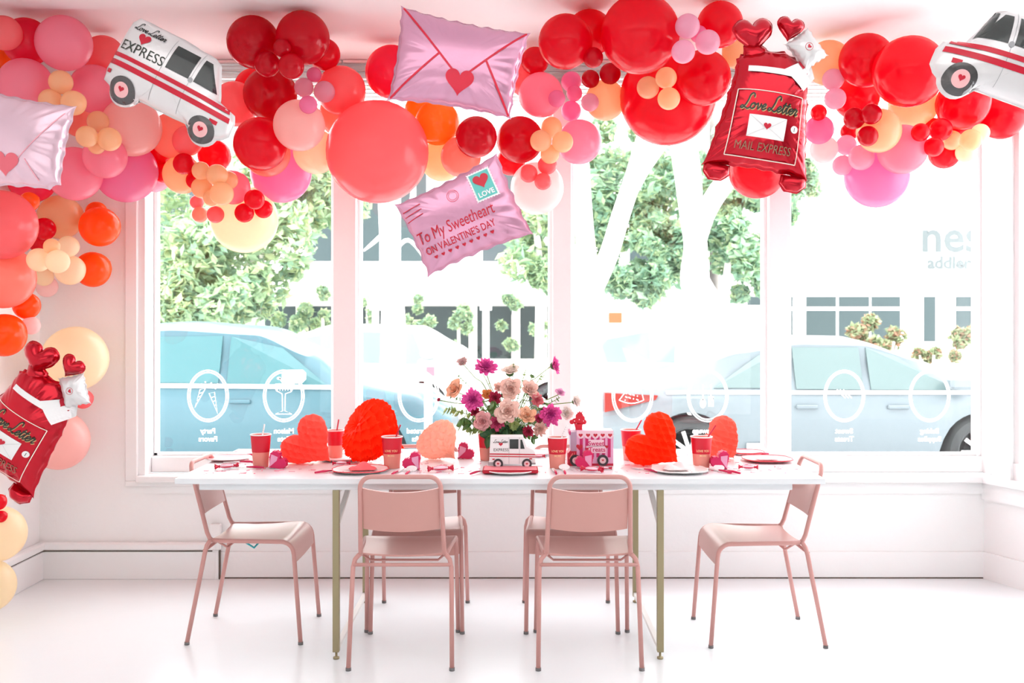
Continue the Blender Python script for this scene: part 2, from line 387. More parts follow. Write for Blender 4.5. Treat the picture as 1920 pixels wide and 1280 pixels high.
# building left and centre with canopy
B2 = 22.5; kb2 = F/B2
def yx(px): return (px-HX)/kb2
def yz(py): return CH-(py-HY)/kb2
t = thing('cafe_building', 'pale building with a long white canopy across the street behind the patio heaters', 'building')
bpart(t, 'wall', M_bw, yx(-300), yx(1330), B2, B2+6, -.04, 7.2)
for (a, b) in ((300, 400), (585, 628), (676, 712), (752, 800), (905, 985), (1180, 1250)):
    f = bpart(t, 'window_frame', M_can, yx(a)-.05, yx(b)+.05, B2-.05, B2, yz(494), yz(300)); bpart(f, 'pane', M_teal, yx(a), yx(b), B2-.06, B2-.049, yz(490), yz(310))
bpart(t, 'canopy', M_can, yx(520), yx(1052), B2-2.0, B2, yz(563), yz(520))
bpart(t, 'awning', M_can, yx(800), yx(1025), B2-2.3, B2-2.0, yz(566), yz(505))
bpart(t, 'shopfront', M_tealD, yx(280), yx(1060), B2-.04, B2, yz(672), yz(574))
for a in (420, 560, 690, 880, 960, 1010): bpart(t, 'pillar', M_bw, yx(a), yx(a)+.18, B2-.3, B2-.04, yz(672), yz(574))
bpart(t, 'side_roof', M_can, yx(180), yx(330), B2-1.5, B2, yz(535), yz(500)); bpart(t, 'brick_base', M_pbr, yx(292), yx(345), B2-.12, B2-.04, yz(640), yz(590))
bpart(t, 'orange_sign', mat('orange_sign', (.32, .08, .015), .6), yx(1141), yx(1165), B2-.12, B2-.03, yz(605), yz(586))
# trees
def leaves(c, rad, n, size, seed):
    rnd = random.Random(seed); mb = MB()
    blobs = []
    for i in range(max(6, n//180)):
        while 1:
            q = Vector((rnd.uniform(-1, 1), rnd.uniform(-1, 1), rnd.uniform(-1, 1)))
            if q.length < 1: break
        blobs.append((Vector((q.x*rad[0], q.y*rad[1], q.z*rad[2]))*.8, rnd.uniform(.22, .42)*min(rad)))
    for i in range(n):
        b, r = rnd.choice(blobs); u = Vector((rnd.gauss(0, 1), rnd.gauss(0, 1), rnd.gauss(0, 1))).normalized()
        p = Vector(c)+b+u*r*rnd.uniform(.6, 1.05); q = Quaternion(Vector((rnd.gauss(0, 1), rnd.gauss(0, 1), rnd.gauss(0, 1))).normalized(), rnd.uniform(0, 6.28))
        s = size*rnd.uniform(.6, 1.3)
        mb.add([p+q @ Vector(v) for v in ((-s, 0, 0), (0, -.5*s, .12*s), (s, 0, 0), (0, .5*s, .12*s))], [(0, 1, 2, 3)], rnd.choice((0, 0, 1, 2)))
    return mb
M_lf = [mat('leaf_green', (.36, .50, .30), .6, trans=.45), mat('leaf_yellow_green', (.55, .64, .37), .6, trans=.45), mat('leaf_deep_green', (.25, .41, .28), .6, trans=.4)]
M_lfd = [mat('leaf_cool_green', (.30, .46, .30), .6, trans=.4), mat('leaf_fresh_green', (.46, .58, .34), .6, trans=.45), mat('leaf_dark_green', (.21, .37, .26), .6, trans=.35)]  # three leaf tones, mixed at random
M_bark = mat('pale_bark', (.90, .85, .80), .85, bump=.4, bscale=14)
def tree(label, trunks, crown, n, size, seed, mats=M_lf, group='street trees'):
    t = thing('tree', label, 'tree', trunks[0][0][0] if trunks else (crown[0][0][0], crown[0][0][1], -.04), 0, group); o = t.location.copy()
    if trunks:
        mb = MB()
        for pts, rs in trunks:
            k = 6; pp = catmull([tuple(Vector(p)-o)+(r,) for p, r in zip(pts, rs)], k); mb.tube([p[:3] for p in pp], [p[3] for p in pp], 14)
        mb.build('trunk', M_bark, t, True)
    mb = MB()
    for i, (c, rad) in enumerate(crown):
        q = leaves(Vector(c)-o, rad, n//len(crown), size, seed+i); m0 = len(mb.v)
        mb.v += q.v; mb.f += [tuple(x+m0 for x in f) for f in q.f]; mb.mi += q.mi
    if mb.v: mb.build('foliage', mats, t)
    return t
def Pg(px, d, z=-.04): return Vector(((px-HX)*d/F, d, z))
tree('slender pale trunk rising in the second pane from the left, with small bare branches',
     [([Pg(733, 12.5), P(737, 640, 12.5), P(736, 560, 12.5), P(730, 480, 12.5), P(728, 380, 12.5), P(722, 200, 12.5)], [.17, .16, .145, .12, .13, .13]),
      ([P(732, 480, 12.5), P(765, 450, 12.4), P(800, 490, 12.3)], [.03, .025, .015]), ([P(728, 430, 12.5), P(700, 455, 12.4), P(682, 470, 12.3)], [.03, .025, .012]),
      ([P(728, 400, 12.5), P(770, 385, 12.4), P(775, 330, 12.4)], [.04, .04, .03])], [(P(730, 100, 12.5), (2.2, 1.2, 1.0))], 900, .09, 3)
tree('forked pale trunk on the near sidewalk in the third pane',
     [([Pg(1101, 8.6), P(1101, 760, 8.6), P(1103, 640, 8.6), P(1102, 540, 8.6), P(1098, 460, 8.6), P(1092, 380, 8.6), P(1086, 290, 8.6), P(1075, 180, 8.6)], [.15, .13, .12, .115, .085, .08, .08, .07]),
      ([P(1108, 545, 8.6), P(1140, 480, 8.6), P(1165, 400, 8.6), P(1188, 330, 8.6), P(1208, 250, 8.6), P(1225, 170, 8.6)], [.10, .085, .08, .075, .06, .05]),
      ([P(1172, 380, 8.6), P(1205, 320, 8.5), P(1245, 260, 8.5), P(1270, 190, 8.5)], [.06, .055, .05, .04])], [(P(1140, 20, 8.6), (1.4, .7, .6))], 600, .08, 5)
tree('thick white trunk standing behind the grey car in the third pane',
     [([Pg(1322, 12), P(1320, 640, 12), P(1318, 570, 12), P(1302, 520, 12), P(1304, 460, 12), P(1296, 400, 12), P(1290, 330, 12), P(1275, 230, 12)], [.36, .34, .22, .17, .14, .14, .16, .16]),
      ([P(1306, 450, 12), P(1325, 395, 12), P(1360, 340, 12), P(1400, 290, 12), P(1440, 230, 12)], [.12, .12, .12, .11, .09])], [(P(1300, 60, 12), (1.6, 1, .8))], 700, .1, 7)
tree('broad yellow-green tree filling the left window pane', [([Pg(470, 17), P(480, 500, 17), P(470, 400, 17)], [.2, .15, .1])],
     [(P(380, 420, 17), (1.7, 1.4, 1.6)), (P(520, 400, 17.5), (1.6, 1.3, 1.5)), (P(440, 520, 16.5), (1.7, 1.2, .9)), (P(600, 330, 18), (1.0, 1.2, 1.2)), (P(330, 560, 16), (.55, .6, .55))], 17000, .10, 11)
tree('green tree with low foliage between the forked trunk and the thick trunk', [([Pg(1235, 18), P(1238, 520, 18), P(1240, 400, 18)], [.14, .11, .08])],
     [(P(1150, 330, 18.5), (1.15, 1, 1.5)), (P(1230, 400, 18), (1.0, .9, 1.5)), (P(1190, 520, 17.5), (.62, .6, .55)), (P(1240, 470, 17.5), (.6, .5, .7)), (P(1130, 430, 18.5), (.6, .8, 1.0))], 13000, .10, 21, M_lfd)
tree('green tree right of the thick white trunk', [([Pg(1360, 17.5), P(1360, 560, 17.5), P(1370, 450, 17.5)], [.09, .07, .05])],
     [(P(1385, 400, 17.5), (.85, .8, 1.0)), (P(1400, 500, 17.5), (.75, .7, .75)), (P(1370, 320, 18), (1.1, .8, .9)), (P(1480, 350, 18), (.55, .6, .8))], 9000, .10, 31, M_lfd)
tree('green tree partly behind the lower envelope balloon in the second pane', [([Pg(1010, 17), P(1012, 520, 17), P(1005, 430, 17)], [.09, .07, .05])],
     [(P(990, 440, 17), (.8, .8, .9)), (P(1025, 530, 16.5), (.35, .5, .5))], 4500, .10, 41)
# potted shrubs along the cafe front
for i, (px, py, rx, rz) in enumerate(((310, 600, .35, .45), (380, 585, .4, .7), (450, 600, .45, .5), (545, 600, .4, .5), (605, 595, .3, .65), (690, 590, .25, .6), (780, 600, .35, .6), (860, 600, .35, .7), (962, 590, .3, .85), (1010, 620, .22, .35), (1190, 640, .7, .25))):
    lab = ['bushy shrub', 'tall rounded shrub', 'low leafy shrub', 'shaggy shrub', 'narrow upright shrub', 'slim conical shrub', 'loose shrub', 'pale leafy shrub', 'tallest conical shrub', 'small shrub', 'low ground-cover shrub'][i]
    where = ['at the left edge of the left pane', 'above the blue car roof, second from the left', 'above the middle of the blue car roof', 'above the blue car windscreen', 'just left of the first window post', 'left of the slender trunk', 'right of the slender trunk', 'left of the patio heater', 'right of the patio heater', 'beside the second window post', 'behind the rear of the grey car'][i]
    c = P(px, py, 18.6)
    t = thing('potted_shrub', lab+' '+where, 'shrub', (c.x, c.y, -.04), 0, 'shrubs across the street'); zc = c.z+.04
    leaves((0, 0, zc), (rx, rx, rz), 900, .065, 50+i).build('foliage', M_lf, t)
    MB().tube([(0, 0, .4), (0, 0, zc)], .03, 8).build('stem', M_bark, t); MB().box(-.22, .22, -.22, .22, 0, .42, .01).build('planter', M_can, t)
# flowering bush right
M_fl = [mat('pale_bush_leaf', (.27, .34, .19), .7, trans=.4), mat('pale_bush_leaf_light', (.40, .42, .26), .7, trans=.4), mat('peach_blossom', (.36, .20, .13), .7, trans=.3)]
for i, (px, py, rx, rz, lab) in enumerate(((1640, 640, .75, .40, 'large pale green flowering bush across the street behind the grey car hood'), (1745, 665, .5, .22, 'low pale green bush beside the large flowering bush'), (1820, 630, .35, .35, 'airy peach-flowered bush near the rightmost window post'), (1905, 650, .3, .35, 'pale bush seen through the side window at the right edge'))):
    c = P(px, py, 16.2)
    t = thing('bush', lab, 'bush', (c.x, c.y, -.16), 0, 'bushes across the street'); zc = c.z+.16
    leaves((0, 0, zc), (rx, .5, rz), 2600 if i == 0 else 1000, .065, 80+i).build('foliage', M_fl, t)
    m_ = MB()
    for k in range(7): a_ = k*.9; m_.tube([(.05*math.cos(a_), .05*math.sin(a_), 0), (rx*.5*math.cos(a_), .25*math.sin(a_), zc)], .02, 6)
    m_.build('branches', M_bark, t)
# patio heaters
M_steel = mat('brushed_steel', (.80, .82, .83), .35, metal=.4)
for px, lab in ((911, 'white patio heater with round hood in the second pane'), (704, 'patio heater partly behind the slender tree trunk')):
    t = thing('patio_heater', lab, 'patio heater', Pg(px, 16.5), 0, 'patio heaters')
    MB().lathe([(.0, 2.02), (.10, 2.0), (.42, 1.90), (.43, 1.88), (.40, 1.88), (.08, 1.93)], 32).build('hood', M_steel, t, True)
    MB().lathe([(.10, 1.60), (.11, 1.88), (.10, 1.9)], 20).build('burner', M_steel, t, True)
    MB().lathe([(.06, .2), (.06, 1.6)], 16).build('pole', M_steel, t, True); MB().lathe([(.2, 0), (.2, .75), (.06, .8)], 20).build('base', M_steel, t, True)
# parking meter
t = thing('parking_meter', 'grey parking meter with a small red label on the near sidewalk', 'parking meter', Pg(803, 8.3))
MB().lathe([(.035, 0), (.035, .95)], 14).build('post', M_steel, t, True)
MB().box(-.09, .07, -.05, .05, .95, 1.12, .02).build('head', mat('meter_grey', (.35, .42, .42), .5), t)
MB().lathe([(.05, 0), (.075, .04), (.06, .10), (.0, .12)], 16, (0, 0, 1.12)).build('dome', M_steel, t, True)
MB().box(-.01, .055, -.056, -.05, .98, 1.05).build('red_label', mat('red_label', (.8, .15, .2), .5), t)

# ---- cars
def interp(pts, x):
    if x <= pts[0][0]: return pts[0][1]
    for (a, b), (c, d) in zip(pts, pts[1:]):
        if x <= c:
            t = (x-a)/(c-a); t = t*t*(3-2*t)*.5+t*.5; return b+(d-b)*t
    return pts[-1][1]
M_rub = mat('tyre_rubber', (.03, .035, .036), .8); M_rim = mat('alloy_rim', (.85, .86, .87), .3, metal=.3)
M_cglass = glass_mat('car_glass_unused') if False else mat('car_glass_teal', (.04, .14, .155), .2, coat=.15)
M_cglass2 = mat('car_glass_pale', (.13, .19, .19), .2, coat=.15)
def car(label, loc, L, roof, belt, W2, wheels, paint, glassm, wins, sill=.28, flip=1, detail=True, extra=None, group='parked cars'):
    """local x from tail 0 to nose L, facing +x; local -y side faces the shop"""
    t = thing('car', label, 'car', loc, 0 if flip == 1 else math.pi, group); o = t
    N = int(L/.06); rows = []
    for i in range(N+1):
        x = L*i/N; e = min(x, L-x); zb = interp(belt, x); zr = max(interp(roof, x), zb+.01)
        hw = W2*(1-.22*max(0, 1-e/.55)**2); lo = sill+.10*max(0, 1-e/.35)
        for wx, wr in wheels:
            if abs(x-wx) < wr+.06: lo = max(lo, math.sqrt((wr+.06)**2-(x-wx)**2)+wr-.02)
        gh = zr-zb; q = min(1, gh/.35)
        sec = [(hw-.03, lo), (hw, lo+(zb-lo)*.35), (hw+.01*q, lo+(zb-lo)*.68), (hw-.015, zb-.05), (hw-.05, zb), (hw-.05-.13*q-.05*(1-q), zb+gh*.55), (hw-.22-.1*(1-q), zb+gh*.90), (hw-.42-.1*(1-q), zr), (0, zr+.02*q+.01)]
        rows.append([(x, -a, b) for a, b in sec]+[(x, a, b) for a, b in sec[-2::-1]])
    n = len(rows[0]); mb = MB(); vs = [p for r in rows for p in r]
    fs = [(i*n+j, i*n+j+1, (i+1)*n+j+1, (i+1)*n+j) for i in range(N) for j in range(n-1)]
    fs += [tuple(range(n)), tuple(N*n+j for j in range(n))]
    mb.add(vs, fs).build('body', paint, o, True, 50)
    for side in (-1, 1):
        for pts in wins:
            poly = []
            for x, f in pts:           # f: 0 belt .. 1 roof edge
                zb = interp(belt, x); zr = interp(roof, x); gh = zr-zb; hw = W2*(1-.22*max(0, 1-min(x, L-x)/.55)**2)
                q = min(1, gh/.35); a = hw-.05; b = hw-.05-.13*q-.05*(1-q); c = hw-.22-.1*(1-q)
                if f < .55: y = a+(b-a)*f/.55
                else: y = b+(c-b)*(f-.55)/.35
                poly.append(Vector((x, side*(y+.012), zb+gh*f+.0)))
            ce = sum(poly, Vector())/len(poly); m = MB(); K = len(poly)
            vs = poly+[p-Vector((0, side*.02, 0)) for p in poly]
            m.add(vs, [tuple(range(K)), tuple(range(K, 2*K))]+[(i, (i+1) % K, K+(i+1) % K, K+i) for i in range(K)])
            m.build('side_window', glassm, o)
    for wx, wr in wheels:
        for side in (-1, 1):
            R = Matrix.Translation((wx, side*(W2-.13), wr)) @ Matrix.Rotation(side*-math.pi/2, 4, 'X')
            ty = MB().lathe([(wr*.66, .10), (wr*.72, .115), (wr*.93, .11), (wr, .07), (wr, -.10), (wr*.66, -.10)], 40).xf(R).build('tyre', M_rub, o, True, 40)
            rm = MB().lathe([(wr*.66, .10), (wr*.62, .10), (wr*.6, .02), (wr*.2, .03), (.0, .05)], 40)
            for k in range(10):
                a = 2*math.pi*k/10
                rm.obox((math.cos(a)*wr*.1, math.sin(a)*wr*.1, .09), (math.cos(a)*wr*.62, math.sin(a)*wr*.62, .10), .035, .03)
            rm.lathe([(wr*.15, .07), (wr*.15, .11), (0, .115)], 20); rm.xf(R).build('rim', M_rim, ty, True, 30)
    if detail:
        for x in detail:
            z = interp(belt, x)-.13; MB().box(x-.10, x+.10, -W2-.03, -W2+.0, z-.018, z+.018, .008).build('door_handle', paint, o)
    if extra: extra(o)
    return t
M_blue = mat('teal_blue_car_paint', (.05, .13, .16), .35, spec=.3, coat=.25); M_grey = mat('blue_grey_car_paint', (.17, .21, .23), .35, spec=.3, coat=.25)
M_wht = mat('white_car_paint', (.92, .92, .92), .3, coat=.5)
GZ = -.16
dc = 10.15; k9 = F/9.3
# blue hatchback on the left: nose to the right
x0 = (-70-HX)/k9
def ex_blue(o):
    MB().box(3.02, 3.22, -1.05, -.88, .98, 1.10, .03).build('wing_mirror', M_wht, o)
    MB().tube([(x_, -.845, .935+.012*math.sin(x_)) for x_ in [.4+i*.1 for i in range(34)]], .022, 8).build('belt_highlight', M_rim, o)  # bright tube stands in for the sky reflection along the belt line
    MB().box(1.2, 3.2, -.92, -.88, .27, .31, .01).build('sill_strip', M_rim, o)
car('teal blue car parked on the left, its nose behind the second pane', (x0, dc, GZ), 4.55,
    [(0, .95), (.25, 1.25), (.9, 1.46), (1.9, 1.52), (2.7, 1.47), (3.2, 1.24), (3.62, .99), (4.2, .88), (4.55, .66)],
    [(0, .9), (1.0, .95), (3.0, .93), (3.65, .92), (4.2, .84), (4.55, .62)], .88, ((.82, .34), (3.75, .34)), M_blue, M_cglass,
    [[(.95, .06), (2.38, .06), (2.38, .86), (1.0, .86)], [(2.46, .06), (3.42, .06), (3.22, .5), (2.95, .86), (2.46, .86)], [(.35, .1), (.85, .08), (.88, .85), (.6, .7)]], extra=ex_blue, detail=(2.6, 1.3))
M_tl = mat('red_tail_lamp', (.22, .015, .01), .3, coat=.2); M_tlo = mat('amber_lamp', (.9, .5, .08), .2)
x0 = (1128-HX)/k9
def ex_grey(o):
    MB().add([(.03, -.86, .70), (.5, -.895, .82), (.52, -.895, .86), (.03, -.84, .88), (.03, -.7, .70), (.5, -.8, .82), (.52, -.8, .86), (.03, -.7, .88)],
             [(0, 1, 2, 3), (7, 6, 5, 4), (0, 4, 5, 1), (1, 5, 6, 2), (2, 6, 7, 3), (3, 7, 4, 0)]).build('tail_lamp', M_tl, o)
    MB().box(3.18, 3.40, -1.05, -.88, .92, 1.04, .03).build('wing_mirror', M_grey, o)
    MB().tube([(x_, -.865, .885) for x_ in [.6+i*.1 for i in range(31)]], .02, 8).build('belt_highlight', M_rim, o)  # same built-in bright reflection line along the sedan's shoulder
    pl = MB().box(1.34, 1.66, -.925, -.905, .30, .42, .005).build('number_plate', M_wht, o)
car('pale blue-grey sedan parked on the right with a red tail lamp', (x0, dc, GZ), 4.75,
    [(0, .90), (.3, 1.0), (.85, 1.10), (1.3, 1.28), (1.9, 1.38), (2.5, 1.37), (3.1, 1.18), (3.6, .96), (4.3, .86), (4.75, .62)],
    [(0, .86), (.8, .90), (2.5, .88), (3.6, .90), (4.3, .82), (4.75, .58)], .90, ((.82, .33), (3.55, .33)), M_grey, M_cglass2,
    [[(1.05, .1), (1.75, .08), (1.75, .86), (1.5, .80)], [(1.82, .06), (2.45, .06), (2.45, .86), (1.82, .86)], [(2.52, .06), (3.35, .06), (3.1, .5), (2.8, .86), (2.52, .86)]], extra=ex_grey, detail=(1.9, 2.75))
RW = [(0, .9), (.3, 1.15), (.9, 1.45), (2.2, 1.48), (2.9, 1.3), (3.4, .98), (4.4, .8)]; BW = [(0, .85), (3.4, .92), (4.4, .75)]
wn = [[(.8, .1), (2.0, .1), (2.0, .86), (1.0, .86)], [(2.08, .1), (3.1, .1), (2.7, .86), (2.08, .86)]]
for px, d, fl, lab in ((905, 15.2, -1, 'white car across the street behind the slender trunk'), (1462, 15.2, -1, 'white car across the street behind the two large trunks')):
    car(lab, ((px-HX)*d/F, d, GZ), 4.4, RW, BW, .85, ((.85, .32), (3.5, .32)), M_wht, M_cglass2, wn, flip=fl, detail=False, group='white cars across the street')
k14 = F/12.9
# ================================================================ FURNITURE
M_ct = mat('pink_powder_coat', (.60, .30, .27), .38); M_cs = mat('pink_seat_sheet', (.62, .32, .28), .28); M_cap = mat('grey_foot_cap', (.18, .17, .17), .6)
def make_chair():
    t = thing('dining_chair', '', 'chair')
    def arc3(c, r, a0, a1, u, v, n=6):
        return [Vector(c)+r*(math.cos(a0+(a1-a0)*i/n)*Vector(u)+math.sin(a0+(a1-a0)*i/n)*Vector(v)) for i in range(n+1)]
    R = .0095
    for s in (-1, 1):
        xr, xf = s*.172, s*.198
        pts = [Vector((s*.205, .245, .008)), Vector((s*.199, .215, .385))]
        pts += [Vector((xf, .213-.055*(1-math.cos(a)), .392+.050*math.sin(a))) for a in [math.pi/2*i/6 for i in range(1, 7)]]
        pts += [Vector((s*.190, .06, .442)), Vector((s*.180, -.10, .442)), Vector((xr, -.150, .444))]
        lg = MB().tube(pts, R, 12).build('leg', M_ct, t, True)
        MB().lathe([(.0112, 0), (.0112, .012)], 12, (s*.205, .245, 0)).build('foot_cap', M_cap, lg, True)
        pts = [Vector((xr, -.150, .444)), Vector((s*.180, -.156, .440)), Vector((s*.193, -.163, .425)), Vector((s*.200, -.170, .395)), Vector((s*.2015, -.180, .34)), Vector((s*.207, -.245, .008))]
        lg = MB().tube(pts, R, 12).build('leg', M_ct, t, True)
        MB().lathe([(.0112, 0), (.0112, .012)], 12, (s*.207, -.245, 0)).build('foot_cap', M_cap, lg, True)
    path = []
    def up(x, z): return Vector((x, -.165-.085*(z-.46)/.32, z))
    L = [Vector((-.172, -.146, .443)), Vector((-.171, -.158, .452)), up(-.170, .475)] + [up(-.167, .56), up(-.164, .65), up(-.162, .725)]
    L += [up(-.162+.048*(1-math.cos(a)), .725+.050*math.sin(a)) for a in [math.pi/2*i/6 for i in range(1, 7)]]
    full = L+[Vector((-p.x, p.y, p.z)) for p in L[::-1]]
    MB().tube(full, R, 12).build('back_frame', M_ct, t, True)
    MB().tube([(-.2, -.172, .405), (.2, -.172, .405)], .0075, 10).build('stretcher', M_ct, t, True)
    # backrest sheet, slightly dished and curved along its edges
    G = []
    for i in range(13):
        u = i/12; x = -.155+.31*u; e = 1-(2*u-1)**2
        G.append([(x, -.165-.085*((.55-.008*e+(.178-.0*e)*v)-.46)/.32-.022*e+.004, .556-.010*e+(.172)*v+.0*e-(.006*e*v)) for v in [k/6 for k in range(7)]])
    MB().sheet(G, .006).build('backrest', M_cs, t, True, 40)
    prof = [(-.150, .444), (-.11, .442), (-.04, .440), (.04, .441), (.12, .445), (.155, .446)]+[(.158+.060*math.sin(a), .386+.060*math.cos(a)) for a in [math.pi/2*i/6 for i in range(1, 7)]]+[(.2195, .35)]
    G = []
    for y, z in prof:
        w = .170+(.196-.170)*min(1, (y+.15)/.35)
        G.append([(-w+2*w*k/10, y, z+.002-.010*(1-(2*k/10-1)**2)*(1 if y < .15 else .4)) for k in range(11)])
    MB().sheet(G, .007).build('seat', M_cs, t, True, 40)
    for y in (-.12, ):
        MB().tube([(-.17, y, .436), (-.14, y+.03, .405), (.14, y+.03, .405), (.17, y, .436)], .005, 8).build('seat_bracket', M_ct, t, True)
    return t
ch = make_chair(); GC = 'pink dining chairs around the table'
ch.location = (-.447, 4.225, 0); ch['group'] = GC; ch['label'] = 'pink metal chair on the near side of the table, left one, showing its back'
dup(ch, (.312, 4.225, 0), 0, 'pink metal chair on the near side of the table, right one, showing its back', GC)
dup(ch, (-.427, 4.69, 0), math.pi, 'pink metal chair mostly hidden behind the near left chair, facing the camera', GC)
dup(ch, (.268, 4.69, 0), math.pi, 'pink metal chair mostly hidden behind the near right chair, facing the camera', GC)
c5 = dup(ch, (-1.158, 4.505, 0), -math.pi/2, 'pale pink metal chair at the left end of the table, side view', GC)
c6 = dup(ch, (1.095, 4.46, 0), math.pi/2, 'pale pink metal chair at the right end of the table, side view', GC)
for c, m in ((c5, mat('teal_clip', (.05, .50, .55), .4)), (c6, M_ct)):
    MB().tube([(.13, .055, .434), (.15, .03, .405), (.165, .0, .430)], .0045, 8).build('seat_clip', m, c, True)
# table
M_top = mat('white_laminate', (.80, .82, .84), .3); M_brass = mat('brushed_brass', (.34, .29, .17), .4, metal=.6); M_brw = mat('white_brace', (.80, .78, .74), .4)
tb = thing('dining_table', 'long white dining table on brass legs set for a party', 'table', (-.059, 4.56, 0))
MB().box(-1.326, 1.346, -.475, .475, .727, .75, .002).build('tabletop', M_top, tb)
MB().box(-1.231, 1.215, -.455, .455, .700, .727, .002).build('apron', M_top, tb)
for x in (-.668, .672):
    for y in (-.44, .385):
        lg = MB().box(x-.0135, x+.0135, y-.0135, y+.0135, .03, .70, .0015).build('leg', M_brass, tb)
        MB().lathe([(.013, 0), (.013, .008), (.005, .010), (.005, .03)], 14, (x, y, 0)).build('leveling_foot', M_brass, lg, True)
    MB().box(x-.011, x+.011, -.4265, .3715, .035, .052).build('floor_rail', M_brw, tb)
    MB().obox((x, -.40, .56), (x, -.02, .695), .02, .016).build('brace', M_brw, tb)
    MB().box(x-.011, x+.011, -.4265, .3715, .684, .70).build('top_rail', M_brw, tb)

# ================================================================ LATEX BALLOONS
COL = {'R': ('red_latex', 'F01032'), 'D': ('deep_red_latex', 'DC0A2C'), 'C': ('coral_latex', 'FF8E92'), 'S': ('salmon_latex', 'FFA898'), 'H': ('hot_pink_latex', 'FA3A66'),
       'P': ('pink_latex', 'FFAABE'), 'M': ('mauve_pink_latex', 'F79CC4'), 'B': ('blush_latex', 'FFD4CE'), 'L': ('lilac_pink_latex', 'F4C6D8'), 'E': ('peach_latex', 'FFDAB2'),
       'W': ('cream_latex', 'FFF0D4'), 'O': ('orange_latex', 'FF7420'), 'N': ('pearl_pink_latex', 'FFE2E0'), 'A': ('amber_latex', 'FFA23A')}
def latex(k):
    name, h = COL[k]
    if name in MATS: return MATS[name]
    m = bpy.data.materials.new(name); m.use_nodes = True; n = m.node_tree.nodes; L = m.node_tree.links
    b = n['Principled BSDF']; b.inputs['Base Color'].default_value = rgb(h); b.inputs['Roughness'].default_value = .22; b.inputs['Coat Weight'].default_value = .3; b.inputs['Specular IOR Level'].default_value = .4
    tr = n.new('ShaderNodeBsdfTranslucent'); tr.inputs[0].default_value = rgb(h)
    mx = n.new('ShaderNodeMixShader'); mx.inputs[0].default_value = .6
    L.new(b.outputs[0], mx.inputs[1]); L.new(tr.outputs[0], mx.inputs[2]); L.new(mx.outputs[0], n['Material Output'].inputs[0]); MATS[name] = m; return m
def balloon_profile(n=26):
    pr = []
    for i in range(n+1):
        a = math.pi*i/n; z = -math.cos(a); r = math.sin(a)
        if z < 0: z *= 1+.10*abs(z)**3; r *= 1-.06*abs(z)**2
        pr.append((max(r, .03 if i == 0 else 1e-6), z))
    z0 = pr[0][1]
    return [(.0, z0-.13), (.055, z0-.13), (.03, z0-.07), (.045, z0-.045), (.03, z0-.01)]+pr[1:]
BM = {}
def balloon_mesh(k):
    if k not in BM:
        o = MB().lathe(balloon_profile(), 40).build('balloon', latex(k), None, True); BM[k] = o.data; bpy.data.objects.remove(o)
    return BM[k]
